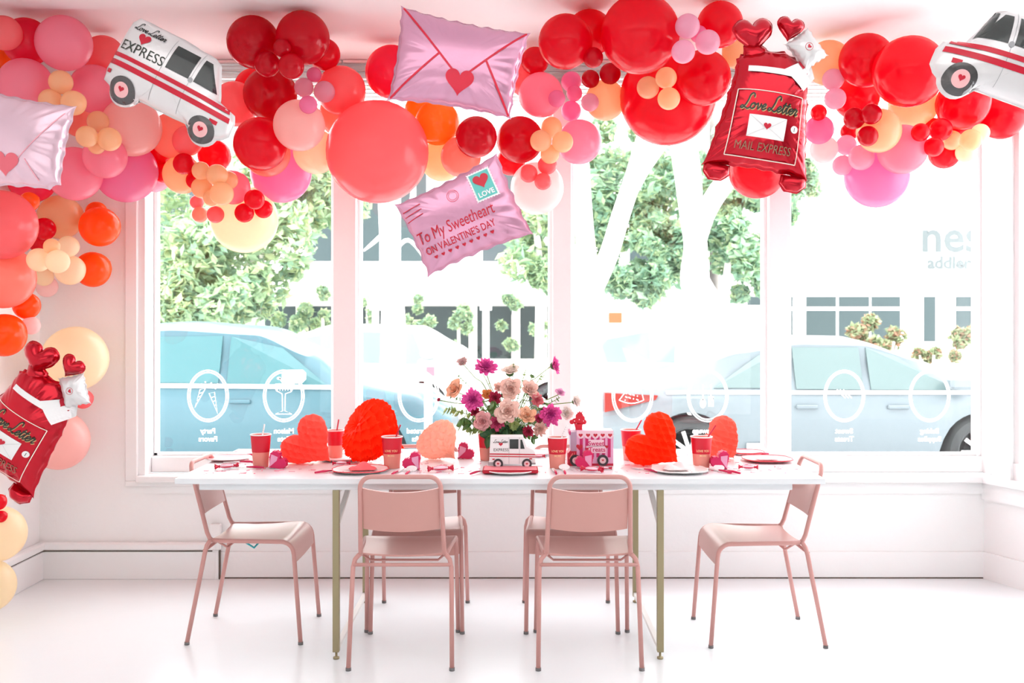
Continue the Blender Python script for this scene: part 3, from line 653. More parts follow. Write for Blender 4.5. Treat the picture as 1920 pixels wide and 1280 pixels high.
# layer, px, py, radius px, colour, label
BL = [
(0,50,78,44,'H','crimson-pink balloon half hidden near the ceiling in the top left corner'),
(0,8,62,32,'C','coral red balloon cut by the left frame edge under the ceiling'),
(0,5,118,26,'O','orange balloon at the left frame edge below the coral red one'),
(1,195,106,39,'C','coral balloon tucked behind the top left pink balloon'),
(3,120,81,51,'P','round dusty pink balloon nearest the ceiling at top left'),
(2,48,160,50,'P','pink balloon just above the pearly left envelope balloon'),
(2,177,167,45,'P','dusty pink balloon between the peach trio and the left van balloon'),
(4,114,154,22,'E','small peach balloon, top of the trio above the left envelope'),
(4,95,189,22,'E','small peach balloon, lower left of the trio above the left envelope'),
(5,138,193,23,'E','small peach balloon, lower right of the trio above the left envelope'),
(1,150,225,32,'S','salmon balloon peeking out between the two left peach clusters'),
(4,184,228,20,'E','small peach balloon, top of the cluster right of the left envelope'),
(5,163,256,20,'E','small peach balloon, left of the cluster right of the left envelope'),
(5,205,261,22,'E','small peach balloon, right of the cluster right of the left envelope'),
(4,181,273,16,'E','small peach balloon, lowest of the cluster right of the left envelope'),
(2,247,238,55,'B','large blush balloon below the rear wheel of the left van'),
(2,197,294,40,'P','pink balloon below the blush one, left side of the garland'),
(1,236,321,58,'M','large mauve pink balloon hanging lowest left of the window edge'),
(1,140,326,50,'P','pink balloon behind the lower right corner of the left envelope'),
(0,60,335,44,'H','hot pink balloon hidden behind the left envelope'),
(0,290,330,30,'L','lilac pink balloon behind the small red ones left of the window'),
(1,325,254,43,'S','salmon balloon under the middle of the left van'),
(2,352,264,28,'C','coral balloon behind the front wheel of the left van'),
(0,297,287,25,'R','red balloon peeking out left of the cream-edged peach one'),
(0,305,324,18,'R','small red balloon low between pink and peach balloons at left'),
(2,342,327,36,'E','peach balloon behind the small red cluster under the left van'),
(3,345,307,20,'R','small red balloon, left of the cluster under the van front wheel'),
(3,366,338,17,'R','small red balloon, lowest of the cluster under the van front wheel'),
(3,402,292,31,'R','medium red balloon directly under the van front wheel'),
(4,377,320,17,'E','small peach balloon, upper left of the seven-balloon cluster'),
(5,407,328,20,'E','small peach balloon, front centre of the seven-balloon cluster'),
(4,429,338,17,'E','small peach balloon, right of the seven-balloon cluster'),
(4,379,352,20,'E','small peach balloon, left of the seven-balloon cluster'),
(5,416,363,22,'E','small peach balloon, lower right of the seven-balloon cluster'),
(4,396,371,15,'E','small peach balloon, lowest of the seven-balloon cluster'),
(2,437,351,32,'P','pink balloon behind the right side of the peach cluster'),
(3,369,379,13,'C','tiny coral balloon left under the peach cluster'),
(3,375,402,15,'S','small salmon balloon hanging lowest left over the cream balloon'),
(3,404,402,16,'C','small coral balloon overlapping the top of the big cream balloon'),
(1,458,411,63,'W','big cream balloon hanging lowest in front of the left pane'),
(3,458,399,18,'R','small red balloon, left of the trio over the big cream balloon'),
(3,494,392,17,'R','small red balloon, right of the trio over the big cream balloon'),
(4,477,374,19,'R','small red balloon, top of the trio over the big cream balloon'),
(1,527,323,57,'M','mauve pink balloon right of the peach cluster, before the left pane'),
(2,475,79,49,'D','deep red balloon, left of the pair at the ceiling'),
(2,568,71,50,'D','deep red balloon, right of the pair at the ceiling'),
(1,608,102,30,'R','red balloon peeking out right of the ceiling pair'),
(3,529,90,17,'D','small deep red balloon between the two ceiling balloons'),
(3,501,120,24,'D','small deep red balloon under the left ceiling balloon'),
(3,546,124,24,'D','small deep red balloon under the right ceiling balloon'),
(2,507,177,50,'D','deep red balloon below the ceiling pair'),
(1,478,166,38,'R','red balloon showing behind the left edge of a deep red one'),
(1,441,195,42,'C','coral balloon behind the windscreen end of the left van'),
(5,589,140,14,'M','tiny mauve balloon, top of the quartet beside the deep red balloons'),
(5,570,164,18,'L','small lilac pink balloon, left of the quartet beside the deep red balloons'),
(5,608,172,20,'L','small lilac pink balloon, right of the quartet beside the deep red balloons'),
(5,578,196,17,'M','small mauve balloon, lowest of the quartet beside the deep red balloons'),
(2,640,170,46,'C','coral balloon behind the small lilac quartet'),
(0,640,215,42,'S','salmon balloon above left of the giant coral balloon'),
(2,488,270,50,'R','bright red balloon right of the left van bumper'),
(1,500,287,44,'S','salmon balloon added as the backlit lower rim of the bright red balloon'),  # added behind the red balloon to give its backlit peach rim
(3,561,235,48,'B','blush balloon between the bright red and the giant coral'),
(1,592,284,42,'W','cream balloon left of the giant coral balloon'),
(3,708,285,96,'C','giant coral balloon hanging over the first window post'),
(1,735,135,50,'H','hot pink balloon behind the left edge of the upper envelope'),
(1,820,230,42,'A','amber orange balloon below the upper envelope'),
(0,828,300,40,'E','pale peach balloon behind the top of the lower envelope'),
(0,785,205,26,'A','small amber balloon right of the giant coral top'),
(3,893,257,39,'D','deep red balloon, left of the pair between the envelopes'),
(3,975,262,44,'D','deep red balloon, right of the pair between the envelopes'),
(2,864,294,38,'S','salmon balloon behind the top edge of the lower envelope'),
(1,958,302,27,'R','red balloon behind the top right corner of the lower envelope'),
(4,1034,239,20,'E','small peach balloon, top of the quartet right of the envelopes'),
(5,1014,264,20,'E','small peach balloon, left of the quartet right of the envelopes'),
(5,1055,266,20,'E','small peach balloon, right of the quartet right of the envelopes'),
(4,1031,289,18,'E','small peach balloon, lowest of the quartet right of the envelopes'),
(2,1086,266,42,'P','pink balloon right of the peach quartet'),
(3,991,325,17,'C','small coral balloon, left of the trio over the pearl balloon'),
(3,1018,340,16,'C','small coral balloon, lowest of the trio over the pearl balloon'),
(2,1026,309,18,'C','small coral balloon, top of the trio over the pearl balloon'),
(1,1007,352,50,'N','pearly white-pink balloon beside the second window post'),
(2,1014,178,42,'P','pink balloon behind the small mauve cluster, right of the upper envelope'),
(4,1071,153,19,'M','small mauve balloon, top of the five right of the upper envelope'),
(4,1044,185,16,'M','small mauve balloon, left of the five right of the upper envelope'),
(5,1077,175,15,'M','small mauve balloon, middle of the five right of the upper envelope'),
(4,1106,192,17,'L','small lilac balloon, right of the five right of the upper envelope'),
(5,1071,208,19,'M','small mauve balloon, lowest of the five right of the upper envelope'),
(2,1060,78,51,'R','bright red balloon right of the top corner of the upper envelope'),
(1,1105,62,44,'R','red balloon filling the gap before the giant ceiling red'),
(1,1003,114,26,'R','red balloon peeking out beside the upper envelope right edge'),
(0,990,150,34,'C','coral balloon behind the right edge of the upper envelope'),
(3,1112,108,19,'D','small deep red balloon above the dark pair, centre of garland'),
(4,1107,148,17,'D','small deep red balloon, left of the dark pair, centre of garland'),
(4,1144,138,20,'D','small deep red balloon, right of the dark pair, centre of garland'),
(1,1135,188,38,'E','peach balloon behind the lilac balloons, left of the giant reds'),
(2,1200,64,74,'R','giant red balloon touching the ceiling'),
(1,1252,182,90,'R','giant glossy red balloon, lowest of the giant ones right of centre'),
(2,1350,46,43,'R','red balloon at the ceiling behind the upper left heart of the mailbag'),
(3,1318,146,52,'R','red balloon left of the mailbag balloon shoulder'),
(4,1289,49,23,'L','small lilac balloon, top of the cluster on the giant ceiling red'),
(5,1327,79,23,'L','small lilac balloon, right of the cluster on the giant ceiling red'),
(5,1281,97,22,'L','small lilac balloon, lowest of the cluster on the giant ceiling red'),
(3,1310,64,16,'M','tiny mauve balloon behind the cluster on the giant ceiling red'),
(4,1215,164,21,'E','small peach balloon, left of the trio on the giant red'),
(4,1249,146,20,'E','small peach balloon, top of the trio on the giant red'),
(5,1254,185,21,'E','small peach balloon, lowest of the trio on the giant red'),
(1,1388,96,34,'E','peach balloon seen between the red ones and the mailbag heart'),
(1,1420,318,54,'R','red balloon hanging under the mailbag balloon'),
(1,1553,118,42,'E','large pale peach balloon behind the small white envelope'),
(3,1562,149,20,'L','small lilac balloon, upper one right of the mailbag balloon'),
(4,1566,185,20,'L','small lilac balloon, lower one right of the mailbag balloon'),
(3,1535,211,15,'R','small red balloon at the right edge of the mailbag balloon'),
(1,1536,243,27,'M','mauve balloon behind the right edge of the mailbag balloon'),
(0,1545,280,26,'N','pearly pink balloon low behind the mailbag right edge'),
(2,1624,113,50,'R','red balloon left behind the giant right red one'),
(2,1606,182,42,'R','red balloon below the left behind the giant right red one'),
(3,1704,134,66,'R','giant red balloon nearest the right van'),
(4,1602,222,20,'D','small deep red balloon, centre of the dark quartet at right'),
(4,1634,214,19,'D','small deep red balloon, right top of the dark quartet'),
(3,1593,247,17,'D','small deep red balloon, left bottom of the dark quartet'),
(4,1627,255,19,'D','small deep red balloon, right bottom of the dark quartet'),
(1,1712,197,45,'E','peach balloon under the giant right red one'),
(2,1648,245,41,'E','peach balloon behind the dark red quartet'),
(1,1692,280,46,'P','pink balloon below the peach ones at right'),
(0,1644,330,59,'M','big mauve pink balloon hanging lowest at right'),
(3,1587,272,19,'L','small lilac balloon, top of the trio above the lowest mauve one'),
(3,1615,295,24,'L','lilac balloon, right of the trio above the lowest mauve one'),
(3,1580,310,19,'L','small lilac balloon, lowest of the trio above the lowest mauve one'),
(3,1806,193,49,'R','glossy red balloon under the nose of the right van'),
(2,1878,217,43,'R','red balloon at far right below the van'),
(1,1800,215,40,'R','red balloon behind the glossy one under the right van'),
(3,1726,248,17,'R','small red balloon, left of the quartet below the giant right red'),
(3,1750,238,17,'R','small red balloon, top of the quartet below the giant right red'),
(4,1764,243,21,'R','small red balloon, right of the quartet below the giant right red'),
(4,1751,275,18,'R','small red balloon, lowest of the quartet below the giant right red'),
(1,1771,287,29,'R','red balloon behind the far right peach cluster'),
(4,1785,263,18,'E','small peach balloon, left of the far right cluster'),
(5,1820,262,20,'E','small peach balloon, front of the far right cluster'),
(4,1838,249,17,'W','small cream balloon, right of the far right cluster'),
(4,1810,286,18,'W','small cream balloon, lowest of the far right cluster'),
(4,2,421,65,'C','large coral balloon cut by the left frame edge below the left envelope'),
(3,6,520,58,'S','large salmon balloon cut by the left frame edge'),
(1,55,378,18,'O','small orange balloon behind the large coral one at left'),
(2,113,407,41,'E','peach balloon at left above the small cream cluster'),
(2,187,425,37,'O','orange balloon sticking out furthest right of the left column'),
(1,181,398,20,'O','small orange balloon on top behind the orange one'),
(1,174,505,33,'O','orange balloon under the furthest right orange one'),
(4,83,429,21,'R','small red balloon, upper one between coral and peach at left'),
(4,72,452,20,'R','small red balloon, lower one between coral and peach at left'),
(5,128,462,20,'W','small cream balloon, top of the left column cluster'),
(5,97,462,15,'E','tiny peach balloon beside the small cream cluster at left'),
(5,108,490,22,'W','small cream balloon, centre of the left column cluster'),
(4,131,506,28,'W','cream balloon, right of the left column cluster'),
(4,73,487,22,'W','small cream balloon, left of the left column cluster'),
(4,82,518,18,'W','small cream balloon, lower left of the left column cluster'),
(3,88,537,20,'N','small pearly balloon, lowest of the left column cluster'),
(2,50,573,25,'O','orange balloon below the salmon one at left'),
(4,8,628,40,'O','red-orange balloon cut by the left frame edge above the mailbag'),
(2,58,610,17,'N','small pearly balloon right of the red-orange one'),
(2,141,672,60,'W','big cream balloon behind the left mailbag top'),
(2,112,826,54,'B','peachy blush balloon behind the left mailbag lower half'),
(1,156,748,18,'C','coral red balloon peeking out between the cream and blush ones at left'),
(3,-5,1000,52,'W','cream balloon, upper of the two low ones at the left frame edge'),
(3,-22,1098,49,'W','cream balloon, lowest at the left frame edge'),
(4,2,968,11,'R','tiny red balloon under the left mailbag tip'),
(4,-3,941,15,'R','small red balloon at the frame edge under the left mailbag'),
]
placed = []
def place_balloons():
    for lay in range(6):
        for b in [b for b in BL if b[0] == lay]:
            _, px, py, r, k, lab = b
            dmax = min(5.30-.18*0-r*4.9/F, 1.395*F/max(1, HY-py+r), 2.55*F/max(1, HX-px+r) if px < HX else 99)
            if px < 60 and py > 360: dmax = min(dmax, 4.55)
            d = dmax
            while d > 3.3:
                Rr = r*d/F; c = P(px, py, d); ok = True
                for (c2, R2, l2, x2, y2, r2) in placed:
                    dd = (c-c2).length
                    if dd < .90*(Rr+R2): ok = False; break
                    if lay >= 4 and l2 < lay and c.y > c2.y-.62*R2 and math.hypot(px-x2, py-y2) < (r+r2)*.98: ok = False; break
                    if l2 < lay and c.y > c2.y-.4*Rr and math.hypot(px-x2, py-y2) < (r+r2)*.92: ok = False; break
                if ok: break
                d -= .012
            placed.append((c, Rr, lay, px, py, r)); b_ = bpy.data.objects.new('balloon', balloon_mesh(k)); C.objects.link(b_)
            b_.location = c; b_.scale = (Rr*1.0,)*3
            rn = random.Random(px*31+py); v = Vector((rn.uniform(-.6, .6), .9, rn.uniform(-.2, .9)))
            b_.rotation_euler = (-v).to_track_quat('Z', 'Y').to_euler()
            tag(b_, lab, 'balloon', 'small balloons clustered on the garland' if r < 25 else 'large latex balloons of the garland')
place_balloons()
print('balloon depth range', min(q[0].y for q in placed), max(q[0].y for q in placed))
def front_of(px, py, rad, lim=.0):
    """depth just in front of the balloons behind the given disc of the garland"""
    m = 5.2
    for c, R, *_ in placed:
        X, Y = HX+c.x*F/c.y, HY-(c.z-CH)*F/c.y
        if math.hypot(X-px, Y-py) < rad+R*F/c.y*.6: m = min(m, c.y-R*.9)
    return m

# ================================================================ FOIL BALLOONS
def foil_mat(name, h, metal=.55, rough=.24, bump=.25):
    m = mat(name, rgb(h)[:3], rough, metal=metal, coat=.3, bump=bump, bscale=9); return m
M_fp = foil_mat('pink_foil', 'D89CB8'); M_fp2 = foil_mat('pearl_pink_foil', 'E6C4D2'); M_fr = foil_mat('red_foil', 'C00A24', .75, .18, .35); M_fw = foil_mat('white_foil', 'DEDCDC', .35, .3)
M_pr = mat('print_red', rgb('C40A2C')[:3], .35); M_prl = mat('print_coral_red', rgb('D8203C')[:3], .35); M_pw = mat('print_white', (.86, .85, .85), .4); M_pk = mat('print_black', (.02, .02, .02), .25)
M_pg = mat('print_dark_olive', rgb('20281C')[:3], .3); M_tea = mat('print_teal', rgb('5FBFB8')[:3], .4); M_win = mat('print_dark_window', rgb('1C2422')[:3], .15, coat=.5); M_gl = mat('print_grey_line', (.35, .35, .36), .5); M_pp = mat('print_pale_line', rgb('F4A8B4')[:3], .4)
M_slv = mat('silver_tyre_print', (.12, .115, .115), .2, metal=.8)
class Foil:
    def __init__(s, pts, H, pw=.5):
        s.p = np.array(pts, float); s.H = H; s.pw = pw
        lo = s.p.min(0)-.02; hi = s.p.max(0)+.02; N = 84; s.lo = lo; s.hi = hi; s.N = N
        xs = np.linspace(lo[0], hi[0], N); ys = np.linspace(lo[1], hi[1], N); X, Y = np.meshgrid(xs, ys, indexing='ij')
        ins = np.zeros(X.shape, bool); n = len(s.p)
        for i in range(n):
            (x1, y1), (x2, y2) = s.p[i], s.p[(i+1) % n]
            c = ((y1 > Y) != (y2 > Y)) & (X < (x2-x1)*(Y-y1)/((y2-y1) if abs(y2-y1) > 1e-12 else 1e-12)+x1); ins ^= c
        f = np.zeros(X.shape); dx = (xs[1]-xs[0]); dy = ys[1]-ys[0]
        for it in range(900):
            g = (dy*dy*(np.roll(f, 1, 0)+np.roll(f, -1, 0))+dx*dx*(np.roll(f, 1, 1)+np.roll(f, -1, 1))+dx*dx*dy*dy)/(2*(dx*dx+dy*dy)); f = np.where(ins, g, 0)
        s.f = f/f.max()
    def h(s, x, y):
        u = (x-s.lo[0])/(s.hi[0]-s.lo[0])*(s.N-1); v = (y-s.lo[1])/(s.hi[1]-s.lo[1])*(s.N-1)
        i = int(min(max(u, 0), s.N-2)); j = int(min(max(v, 0), s.N-2)); a = min(max(u-i, 0), 1); b = min(max(v-j, 0), 1)
        q = s.f[i, j]*(1-a)*(1-b)+s.f[i+1, j]*a*(1-b)+s.f[i, j+1]*(1-a)*b+s.f[i+1, j+1]*a*b
        return s.H*max(0, q)**s.pw
    def body(s, name, m, parent, wr=.14, freq=70, seam=.007, c=None, seed=0):
        """two inflated skins welded at a crimped seam"""
        rnd = random.Random(seed); pts = [Vector(q) for q in s.p]; dense = []
        for i in range(len(pts)):
            a, b = pts[i], pts[(i+1) % len(pts)]; k = max(1, int((b-a).length/.006))
            dense += [a+(b-a)*j/k for j in range(k)]
        n = len(dense); c = Vector(c) if c else sum(dense, Vector((0, 0)))/n
        ph = [0]; ln = [0]
        for i in range(1, n): ln.append(ln[-1]+(dense[i]-dense[i-1]).length)
        ks = [freq*rnd.uniform(.7, 1.3) for _ in range(3)]
        def wv(i):
            x = ln[i]; return (math.sin(x*ks[0])+.7*math.sin(x*ks[1]+1)+.5*math.sin(x*ks[2]*1.7+2))/2.2
        ts = [0, .15, .3, .42, .53, .63, .71, .78, .84, .89, .93, .96, .98, 1.0]
        mb = MB()
        for sg in (1, -1):
            vs = [(c.x, c.y, sg*s.h(c.x, c.y))]; fs = []
            for t in ts[1:]:
                for i in range(n):
                    p = c+(dense[i]-c)*t; e = max(0, (t-.55)/.45)
                    hh = s.h(p.x, p.y)*(1-wr*e*(1-.5*e)*(1+wv(i))); 
                    if t == 1: hh = .0006
                    vs.append((p.x, p.y, sg*(hh+.0004)))
            for i in range(n):
                q = dense[i]-c; q = q.normalized(); w = seam*(1+.35*wv(i)); vs.append((dense[i].x+q.x*w, dense[i].y+q.y*w, sg*.0005))
            K = len(ts)-1
            for i in range(n): fs.append((0, 1+i, 1+(i+1) % n))
            for r in range(K):
                for i in range(n):
                    a = 1+r*n; fs.append((a+i, a+n+i, a+n+(i+1) % n, a+(i+1) % n))
            mb.add(vs, fs)
        N1 = len(mb.v)//2; b0 = N1-n
        mb.add([], []); mb.f += [(b0+i, b0+(i+1) % n, N1+b0+(i+1) % n, N1+b0+i) for i in range(n)]; mb.mi += [0]*n
        o = mb.build(name, m, parent, True); return o
    def fn(s, off=.0022, side=1): return lambda x, y: (x, y, side*(s.h(x, y)+off))
def pose(root, c, roll=0, yaw=0, pitch=0):
    """roll clockwise positive as seen from the room; local x right, y up, z towards the camera"""
    M = Matrix.Translation(c) @ Matrix.Rotation(yaw, 4, 'Z') @ Matrix.Rotation(pitch, 4, 'X') @ Matrix.Rotation(math.pi/2, 4, 'X') @ Matrix.Rotation(-roll, 4, 'Z')
    root.matrix_world = M
def loc_pts(px_pts, cx, cy, d, roll=0):
    """outline given in picture pixels turned into metres about its own centre, at its distance d"""
    o = []; c, s = math.cos(roll), math.sin(roll)
    for x, y in px_pts:
        X, Y = (x-cx)*d/F, -(y-cy)*d/F; o.append((c*X-s*Y, s*X+c*Y))
    return o
def wavy(pts, amp=.006, n=7, seed=0):
    """edges of a foil outline pulled in between the crimps"""
    o = []; rnd = random.Random(seed); cx = sum(p[0] for p in pts)/len(pts); cy = sum(p[1] for p in pts)/len(pts)
    for i in range(len(pts)):
        a, b = Vector(pts[i]), Vector(pts[(i+1) % len(pts)]); L = (b-a).length; k = max(2, int(L/.012)); nw = max(1, round(L/.06)); q = Vector(((b-a).y, -(b-a).x)).normalized()
        if q.dot(Vector((cx, cy))-a) < 0: q = -q
        for j in range(k):
            t = j/k; o.append(tuple(a+(b-a)*t+q*(amp*abs(math.sin(math.pi*nw*t))+.03*L*math.sin(math.pi*t))))
    return o
# upper envelope
cx, cy = 861, 118; d = min(4.05, front_of(cx, cy, 105)+.02); roll = math.radians(9.5)
e = thing('foil_balloon', 'pink envelope foil balloon with a red heart seal, hung just under the ceiling', 'foil balloon', group='envelope foil balloons')
pts = loc_pts([(754, 13), (992, 63), (956, 222), (728, 187)], cx, cy, d, roll); f = Foil(wavy(pts, seed=1), .07)
f.body('envelope_body', M_fp, e, seed=1); A = Art()
TLc, TRc, BRc, BLc = [Vector(p) for p in pts]; hc = Vector(loc_pts([(863, 156)], cx, cy, d, roll)[0]); k = .975
def ins(p, q=.97): return tuple(p*q)
A.line(ins(TLc), hc+Vector((-.03, .03)), .0085); A.line(ins(TRc), hc+Vector((.03, .03)), .0085)
m1 = TLc+(hc-TLc)*.66; m2 = TRc+(hc-TRc)*.62
A.line(ins(BLc), m1, .0085); A.line(ins(BRc), m2, .0085); A.build('flap_lines', f.fn(), M_prl, e)
h_ = Art(); h_.fill([(hc.x+x, hc.y-.012+y) for x, y in heart(48, .115)], 5); h_.build('heart_seal', f.fn(.004), M_prl, e)
pose(e, P(cx, cy, d), roll)
# lower envelope
cx, cy = 871, 404; d = min(4.0, front_of(cx, cy, 90)+.04); roll = math.radians(-24)
e = thing('foil_balloon', 'pink envelope foil balloon with teal stamp and Valentine address, before the second pane', 'foil balloon', group='envelope foil balloons')
q4 = [(742, 384), (931, 288), (998, 438), (804, 517)]
pts = loc_pts(q4, cx, cy, d, roll); f = Foil(wavy(pts, seed=2), .06); f.body('envelope_body', M_fp, e, seed=2)
def LP(x, y): return loc_pts([(x, y)], cx, cy, d, roll)[0]
dk = d/F; A = Art(); tx, ty = LP(859, 431); A.art(text('To My Sweetheart', .0, .97), 21*dk, tx, ty, sy=32*dk, shear=.12)
A.v = A.v; tx, ty = LP(867, 452); A.art(text("ON VALENTINE'S DAY", .01), 14*dk, tx, ty, 0, sy=19*dk); A.build('lettering', f.fn(), M_pr, e)
A = Art()
for i in range(9):
    x, y = LP(820+(924-820)*i/8, 483-(483-437)*i/8); A.fill([(x+a, y+b) for a, b in heart(20, 7.5*dk)], 2)
for k_ in range(3): A.line(LP(756+5*k_, 402+9*k_), LP(787+3*k_+2, 384+9*k_), 1.6*dk)
A.build('printed_hearts', f.fn(), M_pr, e)
sx, sy_ = LP(906, 349); A = Art(); hw, hh = 23*dk, 29*dk; per = []
nx, ny = 8, 10
for (a, b, n_) in (((-hw, -hh), (hw, -hh), nx), ((hw, -hh), (hw, hh), ny), ((hw, hh), (-hw, hh), nx), ((-hw, hh), (-hw, -hh), ny)):
    for i in range(n_*4):
        t = i/(n_*4); p = Vector(a)+(Vector(b)-Vector(a))*t; q = -p.normalized()*1.6*dk*abs(math.sin(math.pi*n_*t)); per.append((p.x+q.x, p.y+q.y))
A.fill([(sx+x, sy_+y) for x, y in per], 5); st = A.build('stamp', f.fn(), M_pw, e)
A = Art(); A.rect(sx-19*dk, sx+19*dk, sy_-25*dk, sy_+25*dk); A.build('stamp_panel', f.fn(.0034), M_tea, st)
A = Art(); A.fill([(sx+x, sy_+7*dk+y) for x, y in heart(40, 30*dk)], 4); A.build('stamp_heart', f.fn(.0048), M_pr, st)
A = Art(); A.art(text('LOVE', .03), 13*dk, sx, sy_-21*dk); A.build('stamp_lettering', f.fn(.0048), M_pw, st)
A = Art(); px_, py_ = LP(850, 370); A.poly([(px_+11*dk*math.cos(t/24*6.283), py_+11*dk*math.sin(t/24*6.283)) for t in range(24)], .8*dk, True); A.poly([(px_+8*dk*math.cos(t/24*6.283), py_+8*dk*math.sin(t/24*6.283)) for t in range(24)], .6*dk, True)
A.build('postmark', f.fn(), M_prl, e)
pose(e, P(cx, cy, d), roll)
# left envelope (paler pearl foil, back side with heart)
cx, cy = 35, 262; d = min(3.95, front_of(cx, cy, 90)+.04); roll = math.radians(8)
e = thing('foil_balloon', 'pearly lilac envelope foil balloon cut by the left frame edge', 'foil balloon', group='envelope foil balloons')
pts = loc_pts([(-78, 155), (142, 200), (112, 345), (92, 354), (-90, 350)], cx, cy, d, roll); f = Foil(wavy(pts, seed=3), .08); f.body('envelope_body', M_fp2, e, seed=3)
def LP(x, y): return loc_pts([(x, y)], cx, cy, d, roll)[0]
A = Art(); A.line(LP(128, 215), LP(48, 305), .004); A.line(LP(-70, 170), LP(8, 300), .006); A.line(LP(82, 342), LP(62, 302), .004); A.build('flap_lines', f.fn(), M_pp, e)
A = Art(); x, y = LP(26, 312); A.fill([(x+a, y+b) for a, b in heart(40, .105)], 5); A.build('heart_seal', f.fn(.003), mat('print_rose', rgb('E86A78')[:3], .4), e)
pose(e, P(cx, cy, d), roll)
# vans
def van(label, cx, cy, roll, L, flip, yaw, dcap, sc=None):
    d = min(dcap, front_of(cx, cy, 85)+.05)
    t = thing('foil_balloon', label, 'foil balloon', group='mail van foil balloons'); g = L   # L length in metres; unit outline of length 2 facing +x
    out = [(-1.0, -.28), (-.97, .50), (-.90, .60), (-.2, .60), (.32, .56), (.44, .50), (.66, .02), (.93, -.06), (.99, -.18), (1.0, -.38), (.93, -.47), (.86, -.50)]
    out += [(.64+.215*math.cos(a), -.48+.215*math.sin(a)-.0) for a in [-(.15+i*(math.pi-.3)/9) for i in range(10)]]
    out += [(.38, -.49), (-.38, -.49)]
    out += [(-.62+.215*math.cos(a), -.48+.215*math.sin(a)) for a in [-(.15+i*(math.pi-.3)/9) for i in range(10)]]
    out += [(-.86, -.48), (-.97, -.44)]
    fx = -1 if flip else 1; s = g/2
    pts = [(fx*x*s, y*s) for x, y in out]; f = Foil(pts, .085); f.body('van_body', M_fw, t, .07, 60, .005, seed=int(cx))
    def M(p): return (fx*p[0]*s, p[1]*s)
    def AA(name, m, draw, off=.0022):
        a = Art(); draw(a); a.v = [(fx*x*s, y*s) for x, y in a.v]; return a.build(name, f.fn(off), m, t)
    def stripes(a):
        a.quad([(-.98, -.06), (.90, -.09), (.86, -.02), (-.98, .0)], 50, 2); a.quad([(-.98, -.19), (.95, -.22), (.93, -.14), (-.98, -.11)], 50, 2)
    AA('red_stripes', M_pr, stripes)
    AA('side_window', M_win, lambda a: a.quad([(-.17, .09), (-.17, .47), (.19, .47), (.19, .09)]))
    AA('cab_window', M_win, lambda a: a.quad([(.27, .09), (.27, .47), (.37, .47), (.61, .09)]))
    if flip: AA('rear_window', M_win, lambda a: a.quad([(.50, .20), (.42, .48), (.46, .50), (.64, .06)], 4, 6))
    def seams(a):
        for x in (-.22, .22): a.line((x, -.44), (x, .55), .006, 40)
        a.poly([(.22, .10), (.62, .10)], .006)
    AA('panel_lines', M_gl, seams, .0016)
    AA('side_lamp', M_pr, lambda a: a.quad([(.70, -.33), (.70, -.27), (.82, -.27), (.82, -.33)]))
    AA('side_lamp', M_pr, lambda a: a.quad([(-.95, -.33), (-.95, -.27), (-.88, -.27), (-.88, -.33)]))
    for x in (.64, -.62):
        AA('tyre', M_slv, lambda a: a.fill([(x+.205*math.cos(q/32*6.283), -.485+.195*math.sin(q/32*6.283)) for q in range(32)], 5), .003)
        AA('wheel_disc', mat('print_pink_disc', rgb('F2B8B8')[:3], .35), lambda a: a.fill([(x+.11*math.cos(q/28*6.283), -.485+.11*math.sin(q/28*6.283)) for q in range(28)], 4), .0045)
        AA('wheel_heart', M_pr, lambda a: a.fill([(x+u, -.48+v) for u, v in heart(24, .09)], 2), .006)
    # lettering always reads left to right
    a = Art(); lx = -.58*fx*s
    if not flip:
        a.art(LL, .52*s, lx-.03*s, .42*s, 0, sy=.52*s); a.build('script_lettering', f.fn(), M_pk, t)
        a = Art(); a.fill([(lx+u-.05*s, .31*s+v) for u, v in heart(40, .19*s)], 4); a.build('printed_heart', f.fn(), M_pr, t)
        a = Art(); a.art(text('EXPRESS', .0), .19*s, lx+.01*s, .07*s, 0, sy=.21*s); a.build('block_lettering', f.fn(), M_pg, t)
    AA('mirror', M_gl, lambda a: a.fill([(.225+.035*math.cos(q/16*6.283), .09+.04*math.sin(q/16*6.283)) for q in range(16)], 2), .003)
    pose(t, P(cx, cy, d), roll, yaw); return t, d, f
t, d, f_ = van('white mail van foil balloon with red stripes, tilted nose down at upper left', 335, 156, math.radians(26.5), 252*3.95/F, False, math.radians(4), 3.95)
print('van d', d)
van('white mail van foil balloon cut by the top right corner of the frame', 1905, 118, math.radians(20), 300*3.9/F, True, 0, 3.9)
